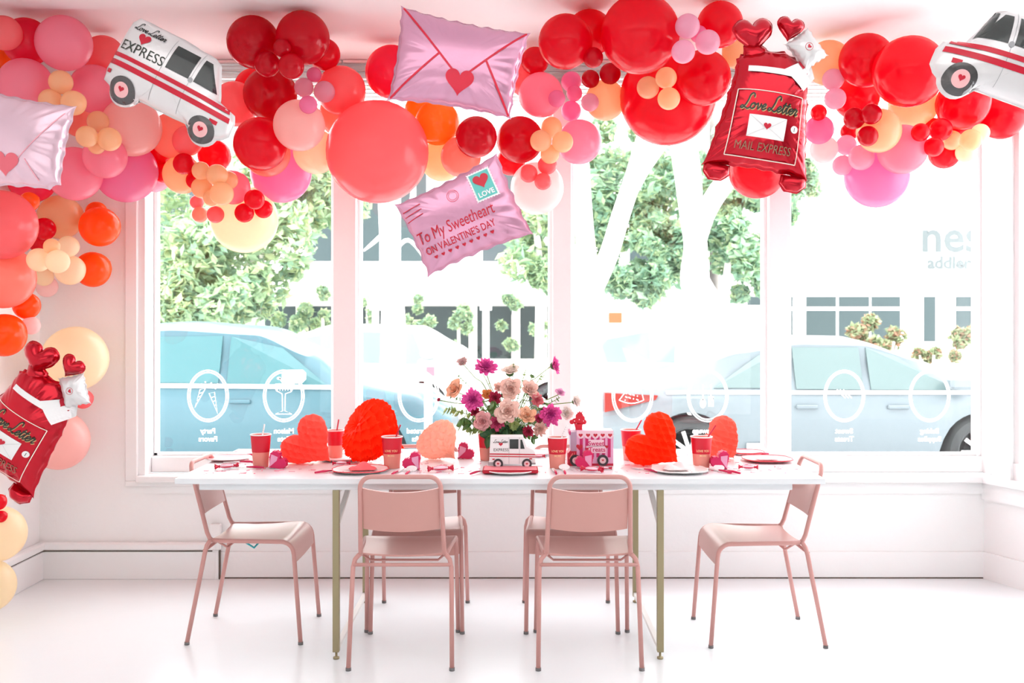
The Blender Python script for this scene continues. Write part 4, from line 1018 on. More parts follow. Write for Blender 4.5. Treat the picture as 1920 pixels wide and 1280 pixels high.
# mailbags
def mailbag(label, cx, cy, roll, W_, d):
    t = thing('foil_balloon', label, 'foil balloon', group='mailbag foil balloons'); s = W_   # body width 1 at hem
    out = [(-.50, -.52), (-.42, -.15), (-.36, .18), (-.33, .42)]+[(-.22+.12*math.cos(a), .46+.12*math.sin(a)) for a in (2.8, 2.3, 1.8)]+[(-.1, .63), (.1, .64), (.2, .60)]+[(.23+.12*math.cos(a), .46+.12*math.sin(a)) for a in (1.2, .7, .2)]
    out += [(.36, .42), (.39, .18), (.43, -.15), (.50, -.52), (.2, -.49), (-.2, -.49)]
    pts = [(x*s, y*s) for x, y in out]; f = Foil(wavy(pts, .004, seed=5), .095); f.body('bag_body', M_fr, t, .16, 90, .006, c=(0, 0), seed=int(cx))
    # feet tabs and hearts are inflated chambers of the same balloon
    def chamber(name, outline, H, m, ox, oy, rot=0, dz=0, wr=.15):
        c_, s_ = math.cos(rot), math.sin(rot); o2 = [(x*s, y*s) for x, y in outline]; g = Foil(o2, H)
        o = g.body(name, m, t, wr, 110, .005, seed=int(ox*100)); o.matrix_local = Matrix.Translation((ox*s, oy*s, dz)) @ Matrix.Rotation(rot, 4, 'Z'); return o, g
    ft = [(-.11, .05), (.11, .05), (.12, -.03), (.05, -.09), (-.06, -.09), (-.12, -.03)]
    chamber('bag_foot', ft, .04, M_fr, -.36, -.555); chamber('bag_foot', ft, .04, M_fr, .37, -.56)
    chamber('heart_lobe', heart(40, .36), .05, M_fr, -.22, .74, .22, .01)
    chamber('heart_lobe', heart(40, .24), .038, M_fr, .11, .855, -.05, .015)
    chamber('bag_neck', [(-.10, -.10), (.14, -.10), (.10, .05), (.02, .10), (-.10, .08)], .035, M_fr, -.17, .58, .2)
    pillow = wavy([(-.16, -.13), (.16, -.14), (.17, .13), (-.15, .14)], .012, seed=8)
    env, g = chamber('small_envelope', pillow, .045, M_fw, .28, .68, -.75, .03, .22)
    a = Art(); a.fill([(x*s, y*s) for x, y in heart(24, .04)], 2); a.poly([(.035*s*math.cos(q/20*6.283), .035*s*math.sin(q/20*6.283)) for q in range(20)], .004*s, True); a.build('postmark', g.fn(), M_pr, env)
    a = Art(); a.quad([(.08*s, .43*s), (.34*s, .62*s), (.42*s, .44*s), (.30*s, .27*s)]); a.quad([(-.24*s, .375*s), (-.24*s, .43*s), (.18*s, .435*s), (.22*s, .375*s)]); a.build('white_letter_print', f.fn(.003), M_pw, t)
    a = Art(); a.fill([(x*s+.27*s, y*s+.52*s) for x, y in heart(24, .10)], 2); a.build('letter_seal', f.fn(.0045), M_pr, t)
    a = Art(); R4 = [(-.335, -.42), (.335, -.42), (.30, .20), (-.30, .20)]
    for i in range(4): a.line((R4[i][0]*s, R4[i][1]*s), (R4[(i+1) % 4][0]*s, R4[(i+1) % 4][1]*s), .008*s, 24)
    a.build('panel_border', f.fn(), mat('print_cream', (.85, .75, .65), .4), t)
    a = Art(); a.art(LL, .54*s, .006*s, .012*s, 0, sy=.64*s); a.build('script_shadow', f.fn(.002), mat('print_gold', rgb('C8A06A')[:3], .4), t)
    a = Art(); a.art(LL, .54*s, 0, .02*s, 0, sy=.64*s); a.build('script_lettering', f.fn(.0032), M_pg, t)
    a = Art(); a.quad([(-.175*s, -.235*s), (-.175*s, -.03*s), (.175*s, -.03*s), (.175*s, -.235*s)]); ev = a.build('printed_envelope', f.fn(.002), M_pw, t)
    a = Art(); a.line((-.172*s, -.034*s), (0, -.15*s), .004*s); a.line((.172*s, -.034*s), (0, -.15*s), .004*s); a.line((-.172*s, -.232*s), (0, -.13*s), .003*s); a.line((.172*s, -.232*s), (0, -.13*s), .003*s); a.build('envelope_folds', f.fn(.0028), mat('print_light_grey', (.6, .6, .6), .5), ev)
    a = Art(); a.fill([(x*s, y*s-.125*s) for x, y in heart(30, .07)], 3); a.build('envelope_heart', f.fn(.0036), M_pr, ev)
    a = Art(); a.fill([(.26*s+.035*s*math.cos(q/24*6.283), -.11*s+.035*s*math.sin(q/24*6.283)) for q in range(24)], 2); b1 = a.build('badge', f.fn(), M_pw, t)
    a = Art(); a.art(text('1', .0), .055*s, .26*s, -.13*s); a.build('badge_number', f.fn(.003), M_pg, b1)
    a = Art(); a.art(text('MAIL EXPRESS', .0), .086*s, 0, -.355*s, 0, sy=.11*s); a.build('block_lettering', f.fn(.002), mat('print_dull_gold', rgb('8C6A50')[:3], .4), t)
    pose(t, P(cx, cy, d), roll); return t
d = min(3.95, front_of(1425, 215, 85)+.06); print('bag d', d)
mailbag('red mailbag foil balloon with hearts on top, right of centre in the garland', 1431, 221, math.radians(9), 198*d/F, d)
d = min(4.0, front_of(40, 790, 70)+.04)
mailbag('red mailbag foil balloon tilted at the left frame edge beside the cream balloons', 38, 805, math.radians(33), 178*d/F, d)
# ================================================================ TABLE SETTING
TZ = .75
def kd(d): return F/d
# honeycomb paper hearts
def paper(name, h, tr=.55):
    return mat(name, rgb(h)[:3], .75, trans=tr, spec=.2)
def honeycomb(size, N=20, Mm=10, open_=1.0):
    na, ns = N*6, 84; prof = []
    for i in range(ns+1):
        t = math.pi*i/ns; prof.append((16*math.sin(t)**3/32*size, (13*math.cos(t)-5*math.cos(2*t)-2*math.cos(3*t)-math.cos(4*t)+2)/32*size))
    vs = []
    for i, (r, z) in enumerate(prof):
        s = i/ns
        for k in range(na):
            a = 2*math.pi*k/na; u = N*k/na
            c = (abs(math.sin(math.pi*(u/2+s*Mm)))*abs(math.sin(math.pi*(u/2-s*Mm))))**.7
            rr = max(0, r-(.12*size*c*min(1, r/(.18*size)))); zz_ = z-(.03*size*c if s < .35 else 0)
            vs.append((rr*math.cos(a), rr*math.sin(a), zz_))
    fs = [(i*na+k, i*na+(k+1) % na, (i+1)*na+(k+1) % na, (i+1)*na+k) for i in range(ns) for k in range(na)]
    return MB().add(vs, fs)
def hheart(label, px, pyb, w, tilt, m, yaw=0, cy=None, N=24, flat=1.0):
    """w: size in metres; tilt about the view axis; rests on the table"""
    b = T(px, pyb); mb = honeycomb(w, N)
    R = Matrix.Rotation(yaw, 4, 'Z') @ Matrix.Rotation(tilt, 4, 'Y')
    if flat != 1: mb.xf(Matrix.Diagonal((1, flat, 1, 1)))
    mb.xf(R); zm = min(v[2] for v in mb.v); xs = [v[0] for v in mb.v]; xm = (min(xs)+max(xs))/2
    mb.xf(Matrix.Translation((-xm, 0, -zm+.001)))
    o = mb.build('honeycomb_heart', m, None, False); o.location = (b.x, b.y, TZ); tag(o, label, 'paper heart', 'honeycomb paper hearts on the table')
def puffheart(label, px, pyb, w, tilt, m, yaw=0):
    b = T(px, pyb); c_, s_ = math.cos(tilt), math.sin(tilt); hp = [(c_*x-s_*y, s_*x+c_*y) for x, y in heart(120, w)]
    f = Foil(hp, .36*w, .5); n = 120; rings = 34; cc = (s_*-.02*w, 0); mb = MB(); cell = w/8.5
    for sg in (1, -1):
        vs = []; fs = []
        for r_ in range(rings+1):
            t = math.sin(math.pi/2*r_/rings)
            for x, y in hp:
                X, Y = cc[0]+(x-cc[0])*t, cc[1]+(y-cc[1])*t; h = f.h(X, Y) if r_ < rings else 0
                lx, ly = c_*X+s_*Y, -s_*X+c_*Y; k = math.pi/cell; wv = (abs(math.sin(k*(lx+.55*ly)*.9))*abs(math.sin(k*(lx-.55*ly)*.9)))**.6
                q = 1-.30*wv*(1 if r_ < rings-2 else .4)
                vs.append(((X-cc[0])*(1-.05*wv*t)+cc[0], -sg*h*q, (Y-cc[1])*(1-.04*wv*t)+cc[1]))
        for r_ in range(rings):
            for i in range(n): fs.append((r_*n+i, r_*n+(i+1) % n, (r_+1)*n+(i+1) % n, (r_+1)*n+i))
        mb.add(vs, fs)
    mb.xf(Matrix.Rotation(yaw, 4, 'Z')); zm = min(v[2] for v in mb.v); mb.xf(Matrix.Translation((0, 0, -zm+.001)))
    o = mb.build('honeycomb_heart', m); o.location = (b.x, b.y, TZ); tag(o, label, 'paper heart', 'honeycomb paper hearts on the table')
puffheart('coral pink honeycomb paper heart beside the leftmost cup', 583, 869, .255, math.radians(50), paper('coral_tissue', 'FF7E6E'))
hheart('largest orange-red honeycomb paper heart behind the second cup', 699, 866, .315, math.radians(-62), paper('orange_red_tissue', 'FF4A18'), yaw=.5)
hheart('pale peach honeycomb paper heart left of the flower arrangement', 818, 862, .215, math.radians(-50), paper('pale_peach_tissue', 'FFD8C8'), yaw=-.5)
puffheart('orange honeycomb paper heart right of the striped treat truck box', 1233, 872, .272, math.radians(50), paper('orange_tissue', 'FF4E18'))
puffheart('pink-topped honeycomb paper heart behind the rightmost cup', 1352, 862, .235, math.radians(46), paper('salmon_tissue', 'FF8A78'), .5)
# cups
M_cpk = mat('cup_salmon', rgb('F59A8C')[:3], .45, trans=.15); M_crd = mat('cup_red', rgb('D2102C')[:3], .4); M_cwh = mat('cup_white_rim', (.9, .88, .88), .4)
M_gold = mat('cup_gold_print', rgb('FFD9A8')[:3], .3, metal=.2)
def cup(label, px, pyb, py_top, straw, wtop, lettering=True, tone=1):
    b = T(px, pyb); k = kd(b.y); h = (pyb-py_top)/k; R = wtop/2/k; r = R*.76
    t = thing('paper_cup', label, 'cup', b, 0, 'paper cups on the table')
    def rr(z): return r+(R-r)*z/h
    MB().lathe([(rr(0)-.002, 0), (rr(0), .001), (rr(.46*h), .46*h), (rr(h), h-.004), (rr(h)-.0015, h-.004), (rr(0)-.003, .006), (0, .006)], 40).build('cup_body', M_cpk, t, True, 40)
    MB().lathe([(rr(.46*h)+.0006, .46*h), (rr(.72*h)+.0009, .72*h), (rr(h)+.0006, h-.004)], 40, cap0=False, cap1=False).build('red_band', M_crd, t, True)
    MB().tube([((R+.001)*math.cos(a), (R+.001)*math.sin(a), h-.003) for a in [2*math.pi*i/40 for i in range(40)]], .0027, 8, closed=True).build('rolled_rim', M_cwh, t, True)
    MB().lathe([(rr(.9*h)-.0025, .88*h), (0, .882*h)], 32).build('drink_lid', M_cwh, t)
    if lettering:
        for s, z, sc, nm in (('LOVE YOU', .53, .0135, 'lettering'), ('MORE', .385, .0125, 'lettering')):
            a = Art(); a.art(text(s, .01), sc, 0, z*h)
            a.build(nm, lambda x, y: ((rr(y)+.0016)*math.sin(x/R), -(rr(y)+.0016)*math.cos(x/R), y), M_gold, t)
    if straw:
        sx, sy, sp = straw; c = b+Vector((0, 0, .882*h)); e = P(sx, sy, b.y); st = b+Vector(((e.x-b.x)*.35, 0, .89*h))
        tn = (e-st).normalized(); m = M_straw[sp]
        o = MB().tube([st, e], .0033, 12).build('drinking_straw', m); o['x'] = 1; del o['x']
        tag(o, ('white dotted' if sp else 'red')+' straw standing in the '+label, 'straw', 'drinking straws')
        if sp:
            dm = MB(); n = int((e-st).length/.010)
            for i in range(1, n):
                for a in (0, 2.1, 4.2):
                    u = tn.orthogonal().normalized(); v = tn.cross(u); q = st+tn*(i*.010)+.0033*(math.cos(a+i)*u+math.sin(a+i)*v); dm.lathe([(0, -.0012), (.0012, 0), (0, .0012)], 6, tuple(q))
            dm.build('dots', M_pk, o)
M_straw = {0: mat('straw_red', rgb('C01838')[:3], .4), 1: mat('straw_white', (.9, .88, .88), .4)}
cup('two-tone paper cup furthest left', 489, 875, 813, (496, 795, 1), 37, False)
cup('cup in front of the largest orange heart', 735, 877, 817, (751, 796, 0), 38)
cup('cup between the toy mail van and the treat truck', 1045, 877, 818, (1063, 796, 1), 37)
cup('cup in front of the rightmost heart', 1315, 877, 817, (1342, 797, 0), 39)
cup('cup half hidden behind the coral heart', 629, 858, 805, (635, 786, 0), 33, False)
cup('cup behind the toy mail van', 913, 862, 810, None, 33, False)
cup('cup half hidden behind the orange heart at right', 1183, 862, 804, (1203, 787, 0), 37, False)
# folded paper heart boxes
M_mag = mat('magenta_card', rgb('D4145A')[:3], .5); M_lil = mat('lilac_card', rgb('E8A0C0')[:3], .5)
def hbox(label, px, pyb, w, rot, side):
    b = T(px, pyb); k = kd(b.y); w = w/k; t = thing('heart_box', label, 'gift box', b, 0, 'small heart shaped boxes')
    R = Matrix.Rotation(rot, 4, 'Y'); hp = heart(44, w*1.12)
    M2 = R @ Matrix.Rotation(math.pi/2, 4, 'X')
    m = MB().prism(hp, -.022, .022, 0, M2); zm = min(v[2] for v in m.v); m.xf(Matrix.Translation((0, 0, -zm))); m.build('heart_body', M_mag, t)
    # scalloped edge
    e = MB(); 
    for i in range(0, 44, 2):
        x, y = hp[i]; 
        if y > -.1*w: e.tube([M2 @ Vector((x, y, -.021))+Vector((0, 0, -zm)), M2 @ Vector((x, y, .021))+Vector((0, 0, -zm))], .0028, 6)
    e.build('scalloped_edge', M_mag, t)
    tri = [(x, y) for x, y in hp if y < .12*w and x*side > -.02*w]
    tri = [(0, -.46*w), (side*.47*w, .12*w), (side*.12*w, .30*w), (-.0*w, .12*w)]
    MB().prism(tri, -.0225, .0235, 0, M2).xf(Matrix.Translation((0, 0, -zm+.0006))).build('lilac_panel', M_lil, t)
hbox('magenta and lilac heart box beside the leftmost cup', 518, 877, 33, math.radians(50), -1)
hbox('magenta and lilac heart box between the second cup and the peach heart', 776, 880, 33, math.radians(-40), 1)
hbox('hot pink heart box behind the pale peach paper heart', 870, 859, 31, math.radians(48), -1)
hbox('magenta heart box leaning before the treat truck wheels', 1099, 878, 33, math.radians(-38), 1)
hbox('magenta and lilac heart box at the rightmost cup', 1352, 879, 33, math.radians(-35), 1)
# round white tags
M_tagw = mat('white_card', (.92, .88, .88), .5)
for px, py, lab in ((772, 883, 'round white place card before the heart box beside the second cup'), (1058, 880, 'round white place card before the cup in the middle'), (1348, 881, 'round white place card before the heart box at the rightmost cup')):
    b = T(px, py); o = MB().lathe([(.024, 0), (.024, .0015)], 32).xf(Matrix.Rotation(math.radians(58), 4, 'X')).build('place_card', M_tagw); zm = min((v.co.z for v in o.data.vertices)); o.location = (b.x, b.y-.0, TZ-zm)
    o.scale = (1, 1, .55); o.location.z = TZ-zm*.55; tag(o, lab, 'place card', 'round place cards')
# toy mail van box
def vanbox():
    b = T(960, 880); b.z = .7715; k = kd(b.y); L = 89/k; h = 60/k; D = .085
    t = thing('mail_van_box', 'white cardboard mail van box standing on red napkins before the flowers', 'box', b)
    s = L/2
    out = [(-.96, -.42), (-.90, .72), (.46, .72), (.60, .30), (.90, .16), (.97, .05), (.98, -.42)]
    hy = .60
    M_ = Matrix.Rotation(math.pi/2, 4, 'X')
    Z0 = .50
    def q(x, y): return (x*s, (y+Z0)*s)
    MB().prism([q(x, y) for x, y in out], -D/2, D/2, 0, M_).build('van_body', mat('white_card_van', (.84, .82, .82), .5), t)
    yf = -D/2-.0008
    fn = lambda o_: (lambda x, y: (x*s, yf-o_, (y+Z0)*s))
    def A_(name, m, draw, o_=0):
        a = Art(); draw(a); return a.build(name, fn(o_), m, t)
    A_('red_stripes', M_pr, lambda a: (a.quad([(-.935, -.02), (-.93, .03), (.97, -.0), (.97, -.05)], 2, 1), a.quad([(-.94, -.11), (-.937, -.07), (.97, -.10), (.97, -.14)], 2, 1)))
    A_('side_window', M_win, lambda a: a.quad([(-.10, .22), (-.10, .62), (.27, .62), (.27, .22)], 1, 1)); A_('cab_window', M_win, lambda a: a.quad([(.35, .22), (.35, .60), (.42, .60), (.53, .22)], 1, 1))
    A_('panel_lines', M_gl, lambda a: [a.line((x, -.40), (x, .70), .012) for x in (-.13, .31)])
    A_('side_lamp', M_pr, lambda a: a.quad([(.72, -.22), (.72, -.17), (.84, -.17), (.84, -.22)], 1, 1)); A_('side_lamp', M_pr, lambda a: a.quad([(-.82, -.24), (-.82, -.19), (-.72, -.19), (-.72, -.24)], 1, 1))
    A_('bumpers', M_gl, lambda a: (a.quad([(.82, -.44), (.82, -.36), (.99, -.36), (.99, -.44)], 1, 1), a.quad([(-.99, -.46), (-.99, -.34), (-.75, -.34), (-.75, -.46)], 1, 1)))
    A_('script_lettering', M_pk, lambda a: a.art(LL, .62, -.48, .47, 0, sy=.60)); A_('printed_heart', M_pr, lambda a: a.fill([(-.47+u, .40+v) for u, v in heart(30, .17)], 1))
    A_('block_lettering', M_pg, lambda a: a.art(text('EXPRESS', .0), .17, -.46, .12))
    for x in (-.58, .62):
        R = Matrix.Translation((x*s, -D/2, (-.40+Z0)*s)) @ Matrix.Rotation(math.pi/2, 4, 'X')
        w = MB().lathe([(0, -.002), (.20*s, -.002), (.205*s, .001), (.205*s, .005), (0, .005)], 36).xf(R).build('wheel', mat('wheel_black', (.04, .035, .04), .5), t, True, 40)
        MB().lathe([(.12*s, .005), (.12*s, .0062), (0, .0062)], 28).xf(R).build('hub', mat('hub_pink', rgb('E8C8CC')[:3], .5), w)
        a = Art(); a.fill([(x+u, -.40+v) for u, v in heart(24, .10)], 1); a.build('hub_heart', fn(.0062), M_pr, w)
vanbox()
# treat truck box
def truck():
    b = T(1104, 870); k = kd(b.y); L = 88/k; h = 66/k; D = .10
    t = thing('treat_truck_box', 'pink striped Sweet Treats truck box right of the flowers', 'box', b); s = L/2
    M_ = Matrix.Rotation(math.pi/2, 4, 'X')
    def pr(pts, y0, y1, m, name): return MB().prism([(x*s, z*s) for x, z in pts], y0, y1, 0, M_).build(name, m, t)
    M_tp = mat('truck_pale_pink', rgb('E6AACC')[:3], .5); M_tm = mat('truck_magenta', rgb('C81A66')[:3], .5); M_td = mat('truck_red', rgb('C8103A')[:3], .5); M_ts = mat('truck_scallop', rgb('F2D0DC')[:3], .5)
    pr([(-.55, .10), (-.55, 1.48), (1.0, 1.48), (1.0, .10)], -D/2, D/2, M_tp, 'truck_body')
    pr([(-.92, 0), (-.92, .52), (-.80, .66), (-.80, .62), (-.55, .62), (-.55, .28), (1.0, .28), (1.0, 0)], -D/2+.0005, D/2-.0005, M_td, 'chassis')
    pr([(-.80, .62), (-.80, 1.40), (-.55, 1.44), (-.55, .62)], -D/2, D/2, mat('truck_cab_mauve', rgb('B89CB4')[:3], .5), 'cab')
    pr([(-.86, 1.30), (-.86, 1.46), (-.80, 1.46), (-.80, 1.30)], -D/2, D/2, M_tm, 'cab_visor')
    yf = -D/2; fn = lambda o_: (lambda x, y: (x*s, yf-o_, y*s))
    def A_(name, m, draw, o_=.0008):
        a = Art(); draw(a); return a.build(name, fn(o_), m, t)
    A_('magenta_stripes', M_tm, lambda a: [a.quad([(x, .36), (x, 1.40), (x+.13, 1.40), (x+.13, .36)], 1, 1) for x in [-.42+i*.235 for i in range(6)]])
    A_('scallop_trim', M_ts, lambda a: [a.quad([(-.55, 1.30), (-.55, 1.48), (1.0, 1.48), (1.0, 1.30)], 1, 1)]+[a.fill(arc(-.38+i*.31, 1.30, .155, math.pi, 2*math.pi, 12), 1) for i in range(5)], .0014)
    A_('trim_hearts', M_pr, lambda a: [a.fill([(-.38+i*.31+u, 1.28+v) for u, v in heart(24, .18)], 1) for i in range(5)], .002)
    A_('menu_heart', M_pr, lambda a: a.fill([(-.43+u, .78+v) for u, v in heart(24, .28)], 1), .0016)
    A_('lettering_backing', M_ts, lambda a: (a.quad([(-.05, .82), (-.05, 1.10), (.60, 1.10), (.60, .82)], 1, 1), a.quad([(-.15, .54), (-.15, .84), (.68, .84), (.68, .54)], 1, 1)), .0016)
    A_('lettering', M_tm, lambda a: (a.art(text('Sweet', .015), .27, .27, .86), a.art(text('Treats', .015), .27, .31, .60)), .0022)
    A_('side_hearts', M_pr, lambda a: (a.fill([(-.12+u, .70+v) for u, v in heart(24, .16)], 1), a.fill([(.72+u, .80+v) for u, v in heart(24, .16)], 1)), .0024)
    A_('cab_arrow_sign', mat('truck_salmon', rgb('F08080')[:3], .5), lambda a: (a.quad([(-.88, .32), (-.72, .55), (-.70, .50), (-.86, .27)], 1, 1), a.quad([(-.66, .24), (-.66, .56), (-.63, .56), (-.63, .24)], 1, 1)), .0008)
    for x in (-.60, .55):
        R = Matrix.Translation((x*s, -D/2, .235*s)) @ Matrix.Rotation(math.pi/2, 4, 'X')
        w = MB().lathe([(0, -.002), (.23*s, -.002), (.235*s, .001), (.235*s, .006), (0, .006)], 36).xf(R).build('wheel', mat('wheel_black', (.04, .035, .04), .5), t, True, 40)
        MB().lathe([(.135*s, .006), (.135*s, .0072), (0, .0072)], 28).xf(R).build('hub', mat('hub_pink', rgb('E8C8CC')[:3], .5), w)
        a = Art(); a.fill([(x+u, .24+v) for u, v in heart(24, .10)], 1); a.build('hub_heart', fn(.0074), M_pr, w)
    # red cupcake-shaped topper
    M_tr = mat('topper_red', rgb('D4082C')[:3], .4)
    m = MB().prism([(x*s, z*s) for x, z in [(-.55, 1.44), (-.62, 1.72), (-.28, 1.72), (-.30, 1.44)]], -.018, .018, 0, M_)
    bl = []
    for cx_, cz_, r_ in ((-.72, 1.80, .10), (-.60, 1.84, .12), (-.44, 1.88, .17), (-.30, 1.95, .14), (-.20, 1.80, .11), (-.32, 1.78, .12), (-.44, 2.05, .13), (-.34, 2.08, .10)):
        m.lathe([(0, -.3*r_*s), (.8*r_*s, -.26*r_*s), (r_*s, 0), (.8*r_*s, .26*r_*s), (0, .3*r_*s)], 20, (0, 0, 0))
        n0 = len(m.v)-100; 
        for i in range(n0, len(m.v)):
            x, y, z = m.v[i]; m.v[i] = (x+cx_*s, z*1.2, y+cz_*s)
    tp = m.build('cupcake_topper', M_tr, t)
    MB().prism([(x*s, z*s) for x, z in [(-.46, 2.12), (-.52, 2.26), (-.44, 2.20), (-.39, 2.28), (-.34, 2.20), (-.26, 2.26), (-.32, 2.12)]], -.012, .012, 0, M_).build('crown', M_tr, tp)
    d_ = MB()
    for x, z in ((-.42, 1.92), (-.24, 1.86), (-.62, 1.86)): d_.lathe([(0, -.022), (.02*s, -.021), (.02*s, -.0225), (0, -.0225)], 10, (0, 0, 0)); 
    for i in range(len(d_.v)):
        x, y, z = d_.v[i]; g = ((-.42, 1.92), (-.24, 1.86), (-.62, 1.86))[i//40]; d_.v[i] = (x+g[0]*s, z, y+g[1]*s)
    d_.build('sprinkles', M_pw, tp)
truck()
# plates, napkins
M_plw = mat('plate_white', (.93, .90, .89), .35); M_plr = mat('plate_red_rim', rgb('E01830')[:3], .4); M_plp = mat('plate_pink', rgb('F8B4B8')[:3], .45)
M_nap = mat('napkin_coral', rgb('F4646A')[:3], .7, bump=.4, bscale=40); M_napw = mat('napkin_print', (.92, .80, .80), .7, bump=.4, bscale=40); M_napr = mat('napkin_red', rgb('B8102C')[:3], .7)
def plate(label, px, py, hw, m, rim, sq=1.0, z=0):
    b = T(px, py, TZ+z); k = kd(b.y); R = hw/k; t = thing('paper_plate', label, 'plate', b, 0, 'party plates')
    n = 48
    def rad(a): return R*(1+.02*math.cos(12*a))*(1/ max(abs(math.cos(a)), abs(math.sin(a)))**(.25*sq))
    m1 = MB(); prof = [(0, .002), (.62, .002), (.70, .004), (.97, .013), (1.0, .014)]
    vs = []; 
    for q, z_ in prof: vs += [(rad(2*math.pi*i/n)*q*math.cos(2*math.pi*i/n), rad(2*math.pi*i/n)*q*math.sin(2*math.pi*i/n), z_) for i in range(n)]
    vs2 = [(x, y, z_-.002) for x, y, z_ in vs]; K = len(prof); N_ = n*K
    fs = [(i*n+j, i*n+(j+1) % n, (i+1)*n+(j+1) % n, (i+1)*n+j) for i in range(K-1) for j in range(n)]
    m1.add(vs+vs2, fs+[tuple(x+N_ for x in f_) for f_ in fs]+[((K-1)*n+j, (K-1)*n+(j+1) % n, (K-1)*n+(j+1) % n+N_, (K-1)*n+j+N_) for j in range(n)])
    m1.build('plate_dish', m, t, True)
    MB().tube([(rad(2*math.pi*i/n)*math.cos(2*math.pi*i/n), rad(2*math.pi*i/n)*math.sin(2*math.pi*i/n), .0135) for i in range(n)], .0022, 6, closed=True).build('coloured_rim', rim, t, True)
    return t
def napkin(label, px, py, w, dp, h, m, z, seed):
    b = T(px, py, TZ+z); rnd = random.Random(seed); G = []; ph = rnd.uniform(0, 6)
    for i in range(17):
        u = i/16*2-1; G.append([(u*w*(1-.15*abs(v)), v*dp*(1-.1*abs(u)), h*(1-abs(u)**2.5)*(1-abs(v)**2)*(.7+.3*math.sin(5*u+ph+2*v))+.004) for v in [j/8*2-1 for j in range(9)]])
    o = MB().sheet(G, .0025).build('napkin', m, None, True); o.location = b; o.rotation_euler = (0, 0, rnd.uniform(-.2, .2)); tag(o, label, 'napkin', 'folded party napkins')
plate('red-rimmed paper plate with coral napkin, near the left back-view chair', 676, 884, 52, M_plw, M_plr); napkin('coral folded napkin on the red-rimmed plate', 680, 880, .060, .045, .030, M_nap, .006, 1)
plate('pale paper plate with patterned napkin, near the right end of the table front', 1274, 884, 52, M_plw, M_plw); napkin('rose patterned napkin on the pale plate at right front', 1268, 880, .055, .045, .032, M_napw, .006, 2)
plate('pink paper plate at the right end of the table', 1438, 864, 46, M_plp, M_plr); napkin('white napkin with red edge on the plate at the right end', 1438, 861, .05, .04, .014, M_plw, .006, 3)
plate('pink paper plate at the left end of the table', 428, 862, 40, M_plp, M_plw)
plate('white paper plate between the coral and the largest heart', 640, 862, 42, M_plw, M_plp)
plate('white paper plate behind the toy mail van at the far table edge', 1000, 852, 36, M_plw, M_plp)
plate('pink paper plate at the far edge behind the rightmost hearts', 1400, 851, 32, M_plp, M_plr)
plate('white plate under the stacked red napkins in the middle', 957, 886, 44, M_plw, M_plw)
for i, (z, m, w, lab) in enumerate(((.012, M_napr, .118, 'dark red folded napkin, lowest of the stack under the toy mail van'), (.020, mat('napkin_rose', rgb('E88890')[:3], .7), .112, 'rose folded napkin, topmost of the stack under the toy mail van'))):
    b = T(957, 886, TZ); o = MB().box(-w, w, -.060, .062, 0, .007, .003).build('napkin', m); o.location = (b.x, b.y, TZ+z-(.0 if i else .006)); o.scale.z = 1.0 if not i else .14
    if not i: o.scale.z = 2.0
    tag(o, lab, 'napkin', 'napkin stack under the toy van')
# cutlery
M_cw = mat('cutlery_clear', (.90, .86, .86), .3); M_ch = mat('cutlery_handle', rgb('D01450')[:3], .35)
def cutlery(kind, label, px, py, rot):
    b = T(px, py); t = thing(kind, label, 'cutlery', b, rot, 'party cutlery'); L = .16
    MB().tube([(0, -.08, .006), (0, -.04, .008), (0, 0, .007)], [.004, .0055, .003], 8).build('handle', M_ch, t, True)
    if kind == 'fork':
        m = MB().tube([(0, 0, .007), (0, .03, .005)], .0028, 8).box(-.010, .010, .028, .045, .003, .006, .001)
        for x in (-.0085, -.003, .003, .0085): m.box(x-.0014, x+.0014, .045, .075, .003, .0055)
        m.build('tines', M_cw, t)
    else:
        MB().box(-.006, .006, 0, .078, .003, .007, .0015).build('blade', M_cw, t)
for i, (kd_, px, py, rot, lab) in enumerate((('fork', 622, 885, -.9, 'fork with magenta handle left of the red-rimmed plate'), ('knife', 746, 886, -.2, 'knife with magenta handle, left one before the second cup'), ('knife', 768, 886, -.1, 'knife with magenta handle, right one before the second cup'),
    ('fork', 900, 886, -.5, 'fork with magenta handle left of the napkin stack'), ('knife', 1040, 885, .05, 'knife with magenta handle below the middle cup'), ('knife', 1058, 885, 0, 'knife with magenta handle right of the one below the middle cup'),
    ('fork', 1208, 882, .6, 'fork with magenta handle below the orange heart at right'), ('knife', 1348, 884, .5, 'knife with magenta handle, left one before the rightmost heart box'), ('knife', 1364, 885, .5, 'knife with magenta handle, right one before the rightmost heart box'),
    ('fork', 1412, 853, 1.75, 'fork with red handle at the far right end of the table'), ('knife', 1425, 857, 1.6, 'knife with red handle beside the far right plate'), ('fork', 450, 868, 1.5, 'fork with red handle beside the far left cup'), ('knife', 462, 878, 1.45, 'knife with magenta handle before the far left cup'), ('fork', 455, 855, 1.6, 'fork at the far left edge of the table behind the cup'))):
    cutlery(kd_, lab, px, py, rot)
